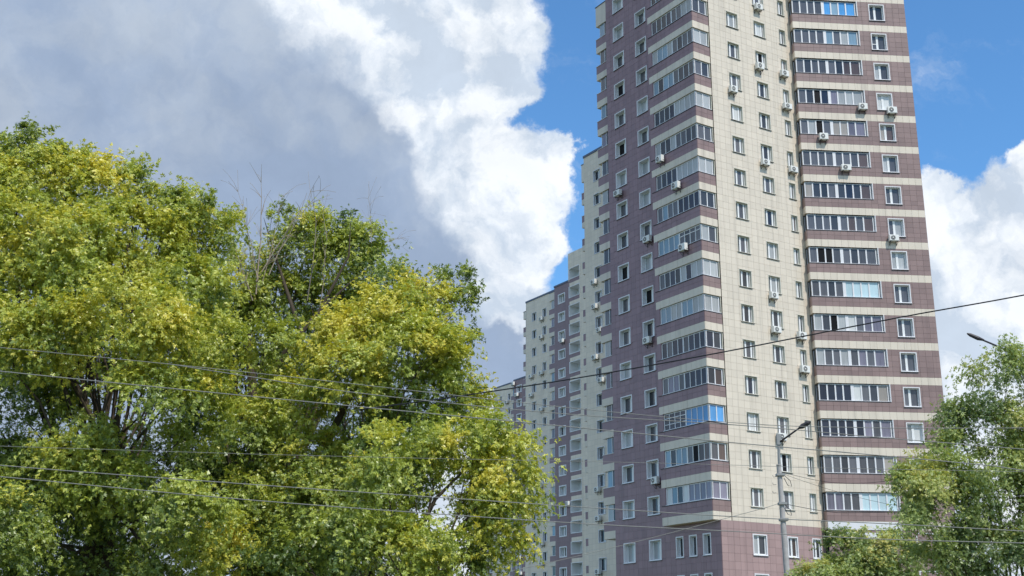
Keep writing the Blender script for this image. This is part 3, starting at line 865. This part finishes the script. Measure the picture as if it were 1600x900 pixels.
# second street lamp, its pole outside the frame to the right
q0 = at(1511, 521, 24); q1 = at(1536, 531.5, 24); q2 = at(1640, 575, 24.5); q3 = at(1700, 640, 25)
l2 = root_at('street_lamp', (float(q3[0]), 25), 'dark slanting street lamp arm reaching out above the birch top at the right', 'street lamp')
b2 = Vector((float(q3[0]), 25, GZ)); L2 = lambda p: Vector(p) - b2
mb = MB(); mb.tube([(0, 0, 0), (0, 0, 3), L2(q3)], [.14, .12, .075], M['concrete'], 12); link('pole', mb.mesh('pole'), l2)
mb = MB(); mb.tube([L2(q3), L2(at(1672, 592, 24.7)), L2(q2), L2(q1)], [.035, .03, .022, .018], M['dark'], 8); link('arm', mb.mesh('arm'), l2)
mb = MB(); mb.tube([L2(q0), L2(at(1516, 523.3, 24)), L2(at(1528, 528.5, 24)), L2(q1) + Vector((.02, 0, 0))], [.015, .038, .045, .02], M['dark'], 8); link('lamp_head', mb.mesh('lamp_head'), l2)


def wire(pts, r, m, label, extra=None, n=28):
    """pts: [(px,py,distance)] survey points; a smooth curve through them"""
    P = [Vector(at(*p)) for p in pts]; out = []
    for i in range(len(P) - 1):
        p0 = P[max(i - 1, 0)]; p1, p2 = P[i], P[i + 1]; p3 = P[min(i + 2, len(P) - 1)]
        for j in range(n // (len(P) - 1) + 1):
            t = j / (n // (len(P) - 1) + 1)
            out.append(.5 * ((2 * p1) + (p2 - p0) * t + (2 * p0 - 5 * p1 + 4 * p2 - p3) * t * t + (3 * p1 - p0 - 3 * p2 + p3) * t ** 3))
    out.append(P[-1]); r *= .56
    mb = MB(); c = out[0].copy(); mb.tube([p - c for p in out], r, M[m], 6)
    o = link('overhead_wire', mb.mesh('overhead_wire'), None, c)
    tag(o, label, 'overhead wire', 'overhead wires across the street')


DW = 17
wire([(1900, 401, 15), (1600, 461, 15.5), (1400, 497, 16), (1130, 550, 16.5), (900, 591, 17), (690, 623, 17.6), (560, 640, 18)], .016, 'wireblack', 'thick black wire climbing to the right across the tower')
wire([(-200, 527, DW), (0, 543, DW), (400, 583, DW), (860, 634, DW), (1160, 661.5, DW), (1340, 668, DW), (1480, 669, DW), (1800, 668, DW)], .0085, 'wire', 'topmost wire over the trees, nearly level at the lamp arm')
wire([(260, 568, DW), (400, 590, DW), (560, 614, DW), (860, 645, DW), (1160, 664.8, DW), (1380, 684, DW), (1600, 702, DW), (1850, 725, DW)], .010, 'wire', 'wire sloping down to the right just under the lamp arm')
wire([(-200, 558, DW), (0, 580, DW), (380, 618, DW), (860, 664, DW), (1160, 693, DW), (1345, 709, DW), (1542, 727, DW), (1600, 735, DW), (1850, 765, DW)], .012, 'wire', 'wire crossing the purple tower face below the lamp arm')
wire([(-200, 690, DW), (0, 697, DW), (380, 709, DW), (660, 716, DW), (958, 722, DW), (1160, 727, DW), (1282, 731, DW), (1600, 737, DW)], .0055, 'wire', 'faint thin wire level with the top of the concrete pole')
wire([(-200, 706, DW), (0, 727, DW), (380, 756, DW), (860, 789, DW), (1160, 808, DW), (1380, 818, DW), (1600, 830, DW), (1850, 845, DW)], .011, 'wire', 'upper one of the low pair of pale wires crossing the trees')
wire([(-200, 728, DW), (14, 746, DW), (400, 782, DW), (860, 815, DW), (1160, 831, DW), (1380, 842.5, DW), (1600, 848.6, DW), (1850, 856, DW)], .011, 'wire', 'lower one of the low pair of pale wires crossing the trees')
wire([(600, 935, 40), (911, 867, 41), (1160, 803, 41.6), (1216, 787, 42)], .016, 'wire', 'cable rising from lower left to the concrete pole')
wire([(1224, 787, 42), (1290, 799, 41), (1340, 801, 40), (1480, 797, 38), (1700, 780, 35)], .016, 'wireblack', 'dark cable leaving the concrete pole to the right at parapet height')
wire([(1222, 738, 42), (1285, 752, 41), (1340, 755, 40), (1400, 750, 39), (1600, 725, 36), (1700, 712, 35)], .012, 'wireblack', 'upper cable leaving the concrete pole top to the right')
wire([(1222, 740, 42), (1300, 766, 41), (1400, 790, 39.5), (1600, 822, 37), (1750, 840, 35)], .009, 'wireblack', 'thin cable sinking from the pole top towards the right hand trees')

# ------------------------------------------------------------------ trees


def leaf_mat(name, cA, cB, cC, transl=.35):
    """cA dark green, cB fresh green, cC yellowed; the 'tint' attribute is the ripeness of each leaf"""
    m = bpy.data.materials.new(name); m.use_nodes = True; t = NT(m.node_tree)
    for n in list(t.n):
        if n.type != 'OUTPUT_MATERIAL': t.n.remove(n)
    out = [n for n in t.n if n.type == 'OUTPUT_MATERIAL'][0]
    at_ = t.new('ShaderNodeAttribute'); at_.attribute_name = 'tint'  # leaf hue, plus painted shade in inner and lower lobes
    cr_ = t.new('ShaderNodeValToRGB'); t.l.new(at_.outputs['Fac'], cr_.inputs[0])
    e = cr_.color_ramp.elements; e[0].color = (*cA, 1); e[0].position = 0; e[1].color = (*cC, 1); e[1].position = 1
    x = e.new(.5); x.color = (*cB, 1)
    df = t.new('ShaderNodeBsdfDiffuse'); tr = t.new('ShaderNodeBsdfTranslucent'); gl = t.new('ShaderNodeBsdfGlossy')
    gl.inputs['Roughness'].default_value = .42
    t.l.new(cr_.outputs[0], df.inputs[0]); t.l.new(t.mix(1.0, cr_.outputs[0], (1.25, 1.15, .55, 1), 'MULTIPLY'), tr.inputs[0])
    mx_ = t.new('ShaderNodeMixShader'); mx_.inputs[0].default_value = transl; t.l.new(df.outputs[0], mx_.inputs[1]); t.l.new(tr.outputs[0], mx_.inputs[2])
    m2 = t.new('ShaderNodeMixShader'); m2.inputs[0].default_value = .06; t.l.new(mx_.outputs[0], m2.inputs[1]); t.l.new(gl.outputs[0], m2.inputs[2])
    t.l.new(m2.outputs[0], out.inputs[0])
    return m


KT = 32
LM = leaf_mat('maple_leaf', (.10, .168, .036), (.43, .505, .082), (.74, .67, .10), .36)
LB_ = leaf_mat('birch_leaf', (.15, .225, .07), (.44, .53, .165), (.64, .57, .17), .38)


def leaves_mesh(name, C, S, N, T, tint, m, rs, droop=.5):
    """compound leaves. C centres (n,3), S sizes, N outward/up directions; each is a spray of leaflets"""
    n = len(C); nl = 5
    rng = rs
    # spray direction: outward and drooping
    d = N + rng.normal(0, .45, (n, 3)); d[:, 2] -= droop; d /= np.linalg.norm(d, axis=1)[:, None]
    up = np.tile([0, 0, .7], (n, 1)) + T * .8 + rng.normal(0, .38, (n, 3))
    up -= d * (up * d).sum(1)[:, None]; up /= np.linalg.norm(up, axis=1)[:, None]
    sd = np.cross(d, up)
    V = []; ang = [(.95, 0, .0), (.62, .95, .25), (.62, -.95, .25), (.55, 1.15, -.1), (.55, -1.15, -.1)]
    st = [.0, .30, .30, -.05, -.05]
    verts = np.empty((n, nl, 3, 3)); tints = np.empty((n, nl, 3))
    for j in range(nl):
        a = ang[j][1] + rng.normal(0, .2, n); ln = S * ang[j][0] * rng.uniform(.75, 1.2, n)
        dr = d * np.cos(a)[:, None] + sd * np.sin(a)[:, None] - up * rng.uniform(0, .5, n)[:, None]
        dr /= np.linalg.norm(dr, axis=1)[:, None]
        o = C + d * (S * st[j])[:, None]
        wv = np.cross(dr, up + rng.normal(0, .3, (n, 3))); wv /= np.linalg.norm(wv, axis=1)[:, None]
        wd = (ln * .27)[:, None] * wv
        mid = o + dr * (ln * .5)[:, None] + up * (ln * .08)[:, None]
        verts[:, j, 0] = o - wd * .8; verts[:, j, 1] = mid + wd * 1.25; verts[:, j, 2] = o + dr * ln[:, None] - up * (ln * .12)[:, None]
        tints[:, j] = (tint + rng.normal(0, .07, n))[:, None]
    V = verts.reshape(-1, 3); nf = n * nl
    me = bpy.data.meshes.new(name); me.vertices.add(len(V)); me.vertices.foreach_set('co', V.ravel().astype(np.float32))
    me.loops.add(nf * 3); me.loops.foreach_set('vertex_index', np.arange(nf * 3, dtype=np.int32))
    me.polygons.add(nf); me.polygons.foreach_set('loop_start', np.arange(0, nf * 3, 3, dtype=np.int32)); me.polygons.foreach_set('loop_total', np.full(nf, 3, dtype=np.int32))
    me.update(calc_edges=True)
    at_ = me.attributes.new('tint', 'FLOAT', 'POINT'); at_.data.foreach_set('value', np.clip(tints.ravel(), 0, 1).astype(np.float32))
    me.materials.append(m)
    return me


def branch_path(a, b, rng, wig=.12, n=6):
    a = np.array(a); b = np.array(b); L_ = np.linalg.norm(b - a); pts = []
    off = rng.normal(0, wig * L_ * .35, 3)
    for i in range(n):
        t = i / (n - 1); p = a * (1 - t) + b * t + off * math.sin(t * math.pi) + rng.normal(0, wig * L_ * .06, 3) * (0 < i < n - 1)
        p[2] += math.sin(t * math.pi) * L_ * .06; pts.append(p)
    return pts


def tree(name, label, trunkpx, trunk_r, Y, lobes, lm, seed, leaf=.102, dens=1., gaps=(), dead=(), extra=(), barkm='bark', clump=.55, droop=.5, yspread=1.0, group=None, fork=.45):
    """lobes: (px,py,rx,ry,dY,tint,density): crown masses at their own distance; clumps of leaves fill their outer shells"""
    rng = np.random.default_rng(seed)
    b = at(trunkpx, 900, Y); base_ = Vector((float(b[0]), float(Y), GZ))
    root = root_at(name, base_, label, 'tree', group)
    C3 = []
    for (px, py, rx, ry, dY, ti, de) in lobes:
        c = at(px, py, Y + dY); k = (Y + dY) / CF
        C3.append((c, np.array([rx * k, min(rx, ry * 1.3) * k * yspread, ry * k]), ti, de))
    top = max(c[2] for c, r, t, d in C3)
    # trunk
    mb = MB(); th = (top - GZ) * fork
    tp = branch_path((0, 0, 0), (rng.normal(0, .3), 0, th), rng, .05, 6); mb.tube(tp, [trunk_r * (1.25 if i == 0 else 1 - .10 * i) for i in range(6)], M[barkm], 10)
    link('trunk', mb.mesh('trunk'), root)
    lb = MB(); tw = MB()
    cc, nn, tt, ss, vv = [], [], [], [], []
    bpos = np.array(base_)
    for (c, r, ti, de), rx_ in zip(C3, [q[2] if lm is LM else 60 for q in lobes]):
        cl = c - bpos; t0 = rng.uniform(.55, 1.0); s = np.array(tp[0]) * (1 - t0) + np.array(tp[-1]) * t0
        hub = cl * .85 + s * .15 - np.array([0, 0, r[2] * .3])
        path = branch_path(s, hub, rng, .14, 7); rr = trunk_r * (.10 + .12 * rng.random())
        if de > .3: lb.tube(path, [rr * (1 - .11 * i) for i in range(7)], M[barkm], 7)
        vol = r[0] * r[1] * r[2]; area = (r[0] * r[2] + r[0] * r[1] + r[1] * r[2])
        ncl = max(4, int(area * 8.0 * de * dens / (clump / .55) ** 2))
        for q in range(ncl):
            v_ = rng.normal(0, 1, 3); v_ /= np.linalg.norm(v_)
            if v_[1] > .55 and rng.random() < .5: v_[1] *= -1
            rad_ = rng.uniform(.45, 1.06) ** .6
            p = cl + v_ * r * rad_
            if p[2] < .3: continue
            wp = p + bpos; f_ = wp @ Fv; sx = 800 + CF * (wp @ R2) / f_; sy = 450 - CF * (wp @ U2) / f_
            if any(((sx - g[0]) / g[2]) ** 2 + ((sy - g[1]) / g[3]) ** 2 < 1 and rng.random() < g[4] for g in gaps): continue
            cr_ = clump * rng.uniform(.55, 1.25) * min(1, max(.35, rx_ / 30))
            if q % 6 == 0 and de > .2:
                h0 = hub + (p - hub) * 0.0
                tw.tube(branch_path(h0, p, rng, .12, 4), [rr * .33, rr * .22, rr * .14, .008], M[barkm], 4)
            # feathery clump: twiglets spreading outward and upward, drooping, with sprays of leaves along them
            K = max(5, int(KT * (cr_ / clump) ** 2 * de ** .3 / (leaf / .102))); per = 7
            d_ = rng.normal(0, .62, (K, 3)) + v_ * .75 + np.array([0, 0, .38]); d_ /= np.linalg.norm(d_, axis=1)[:, None]
            Lt = cr_ * rng.uniform(.7, 1.7, K)
            tpar = rng.uniform(.15, 1, (K, per)) ** .8
            pos = p - v_ * cr_ * .35 + d_[:, None, :] * (Lt[:, None] * tpar)[:, :, None]
            pos[:, :, 2] -= (tpar ** 2) * Lt[:, None] * droop * .55
            pos = pos.reshape(-1, 3) + rng.normal(0, .045, (K * per, 3)); m_ = K * per
            sd_ = np.repeat(d_, per, 0) * .8 + rng.normal(0, .45, (m_, 3))
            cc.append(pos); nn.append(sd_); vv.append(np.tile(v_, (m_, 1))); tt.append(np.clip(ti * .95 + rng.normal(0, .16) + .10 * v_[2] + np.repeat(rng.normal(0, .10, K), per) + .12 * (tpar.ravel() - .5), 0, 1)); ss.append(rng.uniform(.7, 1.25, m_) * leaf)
    for (pts, r0) in extra:                      # limbs placed after the photograph
        P = [np.array(at(*p)) - bpos for p in pts]; lb.tube(P, [r0 * (1 - .93 * i / (len(P) - 1)) for i in range(len(P))], M[barkm], 8)
    link('branches', lb.mesh('branches'), root); tag(link('twigs', tw.mesh('twigs'), root), kind='stuff')
    if dead:
        dm = MB()
        for (x0, y0, x1, y1, r0) in dead:
            a = np.array(at(x0, y0, Y - 1)) - bpos; e = np.array(at(x1, y1, Y - 1 + rng.normal(0, .5))) - bpos
            pth = branch_path(a, e, rng, .10, 6); dm.tube(pth, [r0 * (1 - .15 * i) for i in range(6)], M['deadwood'], 5)
            for j in range(12):
                s = pth[rng.integers(1, 6)]; dd = (e - a) / np.linalg.norm(e - a) + rng.normal(0, .5, 3); dd /= np.linalg.norm(dd)
                l_ = rng.uniform(.25, .8); pp = branch_path(s, s + dd * l_, rng, .1, 4); dm.tube(pp, [r0 * .45, r0 * .33, r0 * .22, .004], M['deadwood'], 4)
        link('dead_branches', dm.mesh('dead_branches'), root)
    C_ = np.concatenate(cc); me = leaves_mesh('crown', C_, np.concatenate(ss), np.concatenate(nn), np.concatenate(vv), np.concatenate(tt), lm, rng, droop)
    tag(link('crown', me, root), kind='stuff')
    return root, len(C_)


GR = 'box elder trees along the street'
tot = 0
_, n = tree('maple_tree', 'large dense box elder tree filling the left edge, highest crown of the row', 150, .26, 27,
     [(60, 300, 80, 75, 0, .62, 1), (30, 250, 34, 40, 0, .40, .6), (45, 222, 22, 24, 0, .22, .5), (95, 262, 26, 22, 0, .5, .6), (150, 300, 75, 45, 0, .68, 1), (130, 262, 30, 18, 1, .7, .5), (215, 300, 40, 40, .5, .4, .7), (200, 280, 18, 22, 0, .5, .5),
      (20, 400, 90, 90, -1, .52, 1), (120, 400, 95, 80, -1.5, .60, 1), (220, 390, 85, 75, 0, .60, 1), (290, 360, 60, 55, 1, .48, 1), (325, 350, 32, 40, 1, .6, .8), (355, 365, 22, 25, 1, .68, .6), (96, 242, 9, 20, 0, .3, 1), (132, 240, 9, 16, 0, .5, 1), (190, 272, 9, 20, 0, .6, 1), (219, 266, 8, 22, 0, .2, 1), (272, 300, 8, 16, 0, .3, 1), (318, 308, 10, 16, 0, .3, 1), (40, 212, 10, 22, 0, .2, 1), (10, 225, 9, 16, 0, .2, .8), (240, 300, 12, 16, 0, .5, 1), (275, 320, 22, 22, 0, .5, .5),
      (300, 450, 75, 65, 0, .55, 1), (200, 500, 100, 60, -2.4, .66, 1), (80, 520, 90, 60, -2, .55, 1), (0, 510, 50, 50, -2.4, .55, 1), (320, 540, 60, 55, -1, .5, 1),
      (230, 620, 80, 45, -2.2, .52, 1), (30, 620, 80, 35, 0, .2, .8), (120, 600, 70, 30, 1, .3, .7), (140, 700, 80, 40, -1.5, .55, 1), (300, 640, 60, 60, -1.2, .5, 1),
      (60, 760, 90, 50, -1, .3, .8), (190, 770, 90, 45, -1.5, .4, .9), (20, 830, 60, 60, -2.5, .32, 1), (280, 800, 70, 50, -2.2, .45, 1), (130, 860, 100, 50, -.5, .12, .9), (250, 880, 60, 40, -1, .2, .8), (0, 720, 50, 40, 0, .3, .8),
      (90, 590, 130, 50, 5, .1, 1), (60, 790, 110, 80, 5, .05, 1), (220, 740, 110, 80, 5, .05, 1), (260, 880, 110, 50, 4, .0, 1), (80, 900, 130, 50, 4, .0, 1), (270, 560, 90, 70, 4.5, .1, 1), (150, 460, 130, 80, 4.5, .2, 1), (10, 300, 50, 70, 2, .4, 1), (110, 655, 60, 26, -.5, .35, .9), (60, 705, 60, 26, -1, .4, .9), (150, 805, 60, 36, -1, .3, .9), (-70, 330, 80, 100, 0, .5, 1), (-80, 520, 90, 100, 0, .4, 1), (-70, 720, 90, 90, 0, .3, 1), (-80, 880, 90, 70, 1, .2, 1)],  # set-back low-tint lobes paint shade into the inner crown
     LM, 11, gaps=[(60, 655, 45, 32, .8), (180, 640, 24, 34, .9), (140, 850, 50, 24, .6), (396, 580, 20, 60, .8)], extra=[([(130, 950, 27), (150, 780, 26.8), (165, 690, 26), (188, 635, 25)], .16), ([(150, 780, 27), (90, 690, 27), (60, 560, 27), (50, 420, 27)], .11)], group=GR); tot += n
_, n = tree('maple_tree', 'box elder tree with bare dead twigs rising from its sparse top', 400, .30, 31,
     [(395, 405, 38, 42, 0, .42, .40), (370, 360, 22, 26, .5, .5, .45), (430, 350, 14, 35, 0, .42, .55), (478, 352, 30, 22, 0, .5, .7), (448, 325, 8, 22, 0, .3, .6), (410, 470, 40, 40, 0, .45, .9), (440, 370, 22, 45, 0, .45, .6), (470, 400, 45, 50, 0, .45, .7), (500, 365, 38, 28, 0, .5, .6), (545, 345, 14, 26, 0, .15, .6), (560, 375, 36, 26, 0, .45, .7), (540, 410, 60, 45, 0, .4, .9), (600, 400, 34, 30, 0, .3, .6), (615, 440, 38, 36, 0, .3, .7),
      (440, 470, 50, 45, 0, .32, .9), (520, 490, 60, 50, 1, .3, .9), (350, 490, 45, 45, 0, .45, .9), (385, 440, 40, 40, 1, .35, .35), (365, 590, 50, 60, 1, .35, .9), (395, 510, 50, 40, 0, .42, .9), (350, 420, 30, 35, 1, .4, .35), (420, 440, 30, 40, 1, .4, .5), (330, 560, 40, 50, 0, .5, .9), (440, 550, 50, 60, -2.5, .55, 1), (450, 640, 65, 60, -3, .62, 1), (390, 690, 60, 50, -3, .45, 1),
      (480, 720, 60, 50, -3, .55, 1), (400, 790, 60, 50, -3.4, .35, 1), (350, 850, 55, 45, -5, .62, 1), (420, 860, 60, 50, 0, .08, 1), (520, 830, 80, 60, 0, .15, 1), (480, 780, 60, 50, -3.5, .55, 1), (560, 500, 60, 60, 3, .2, 1), (470, 600, 70, 70, 3, .15, 1), (460, 760, 110, 90, 3, .0, 1), (430, 880, 110, 50, 3, .0, 1), (560, 620, 50, 60, 3, .1, .8), (340, 650, 50, 60, 3, .1, .8), (340, 780, 70, 80, 3, .0, 1)],  # near-zero tints draw dark shade low and deep in the crown
     LM, 12, gaps=[(394, 600, 18, 60, .8), (548, 640, 24, 38, .8), (400, 840, 40, 35, .7)],
     dead=[(395, 470, 345, 330, 0.0180), (400, 460, 408, 285, 0.0210), (405, 450, 372, 300, 0.0150), (400, 440, 470, 330, 0.0210), (420, 430, 500, 300, 0.0150), (385, 450, 350, 380, 0.0120), (410, 440, 440, 310, 0.0120), (480, 470, 485, 300, 0.0150), (500, 480, 505, 330, 0.0120), (580, 380, 575, 310, 0.0084), (395, 420, 385, 340, 0.0090), (600, 380, 625, 372, 0.0072)],
     extra=[([(400, 960, 31), (398, 780, 31), (396, 620, 30.5), (388, 540, 30.5), (395, 430, 30.5)], .24), ([(395, 640, 30.5), (450, 545, 30), (500, 485, 30), (560, 430, 30)], .13), ([(470, 520, 30), (430, 400, 30.5), (412, 340, 31)], .06), ([(500, 485, 30), (545, 400, 30), (548, 345, 30)], .05)], group=GR, dens=1.05); tot += n
_, n = tree('maple_tree', 'box elder tree with yellow-green rounded crown beside the open sky', 560, .22, 28,
     [(600, 500, 60, 45, 0, .72, 1), (660, 475, 55, 38, 0, .74, 1), (545, 530, 60, 45, 0, .72, 1), (690, 520, 42, 50, 0, .68, 1), (640, 550, 85, 55, -1, .62, 1), (700, 560, 32, 40, 0, .5, .9), (560, 590, 65, 45, -1, .66, 1), (650, 620, 70, 45, 0, .38, 1), (705, 440, 28, 16, 0, .2, .13), (722, 465, 20, 22, 0, .2, .13), (735, 425, 12, 10, 0, .15, .15),
      (727, 515, 16, 28, 0, .25, .16), (738, 458, 10, 14, 0, .2, .16), (700, 600, 40, 30, 0, .5, .7), (600, 430, 20, 18, 1, .3, .3), (520, 600, 40, 40, 0, .55, 1), (600, 670, 50, 35, 0, .25, .7), (730, 640, 50, 30, 0, .55, .9)],
     LM, 13, gaps=[(550, 655, 38, 50, .85), (615, 590, 14, 22, .5)],
     extra=[([(520, 960, 28.5), (500, 780, 28.5), (515, 680, 28.4), (545, 625, 28), (575, 560, 28), (600, 500, 28)], .15), ([(600, 540, 28), (680, 480, 28), (735, 430, 28)], .025), ([(660, 540, 28), (710, 490, 28), (742, 462, 28)], .02)], group=GR); tot += n
_, n = tree('maple_tree', 'low spreading box elder tree whose branches hang before the distant blocks', 640, .20, 25,
     [(680, 670, 60, 38, 0, .55, 1), (740, 690, 50, 40, 0, .6, 1), (790, 720, 42, 45, 0, .70, 1), (800, 770, 34, 40, 0, .66, 1), (750, 770, 40, 35, 0, .55, 1), (775, 830, 38, 34, 0, .62, 1), (740, 830, 25, 30, 1, .5, .7), (800, 690, 20, 14, 0, .7, .5), (765, 665, 20, 14, 0, .55, .5),
      (600, 720, 55, 50, -1, .48, 1), (560, 770, 50, 40, 0, .4, .8), (610, 800, 40, 50, 1, .3, .6), (540, 840, 60, 45, -1, .35, 1), (620, 860, 60, 40, -1, .45, 1), (680, 850, 50, 45, -1, .45, 1), (700, 890, 60, 25, 0, .3, 1), (650, 740, 40, 25, 0, .4, .6), (570, 690, 50, 30, 0, .35, .7), (730, 875, 14, 20, 0, .2, .4), (600, 880, 110, 50, 3.5, .0, 1), (620, 700, 80, 60, 3.5, .1, 1), (560, 800, 70, 70, 3.5, .0, 1), (770, 790, 50, 60, 1, .45, 1), (470, 870, 50, 35, 0, .12, 1)],  # lowest tints are shade painted on the rear and bottom foliage
     LM, 14, gaps=[(685, 785, 42, 38, .92), (612, 770, 18, 30, .8), (556, 672, 24, 26, .9), (700, 815, 30, 20, .6)],
     extra=[([(650, 960, 25), (650, 840, 25), (680, 780, 25), (760, 700, 25)], .10)], group=GR); tot += n
GR2 = 'birch trees at the right edge'
_, n = tree('birch_tree', 'tall drooping birch at the right edge, small leaves reaching over the lamp arm', 1560, .15, 19,
     [(1572, 550, 14, 18, 0, .3, .3), (1560, 590, 40, 34, 0, .15, .22), (1590, 600, 40, 50, 0, .2, .3), (1530, 625, 30, 24, 0, .1, .2), (1585, 660, 50, 40, 0, .5, .9), (1530, 670, 50, 40, 0, .25, .6), (1500, 650, 22, 14, 0, .1, .35), (1490, 700, 40, 30, 0, .3, .6), (1560, 730, 60, 45, 0, .4, 1), (1485, 748, 52, 35, -.5, .42, .7), (1452, 772, 38, 40, -.5, .5, .9), (1440, 720, 26, 40, 0, .62, .22), (1422, 762, 12, 26, 0, .55, .5),
      (1505, 800, 55, 50, 0, .22, .8), (1446, 822, 30, 42, -.5, .45, .7), (1590, 780, 45, 60, 0, .5, 1), (1540, 860, 70, 50, 0, .12, 1), (1450, 880, 50, 30, 0, .25, .9), (1600, 880, 50, 50, -.5, .3, 1), (1655, 700, 60, 120, 0, .4, 1)],
     LB_, 21, leaf=.060, dens=.62, clump=.32, droop=.9, gaps=[(1512, 688, 26, 16, .8), (1420, 885, 22, 16, .85)], group=GR2, fork=.35); tot += n
_, n = tree('birch_tree', 'small bushy tree in front of the tower foot beside the concrete pole', 1350, .10, 26,
     [(1345, 885, 40, 26, 0, .42, .8), (1290, 893, 26, 14, 0, .62, .6), (1338, 848, 14, 18, 0, .3, .35), (1350, 866, 24, 16, 0, .25, .6), (1390, 870, 34, 32, 0, .35, 1), (1266, 900, 14, 10, 0, .6, .5), (1300, 910, 60, 30, 0, .3, 1), (1380, 920, 60, 30, 0, .2, 1), (1310, 845, 12, 12, 0, .3, .3)],
     LB_, 22, leaf=.07, clump=.34, droop=.7, dens=1.2, group=GR2, fork=.4); tot += n
print('leaf sprays', tot, 'tris', tot * 5, flush=True)
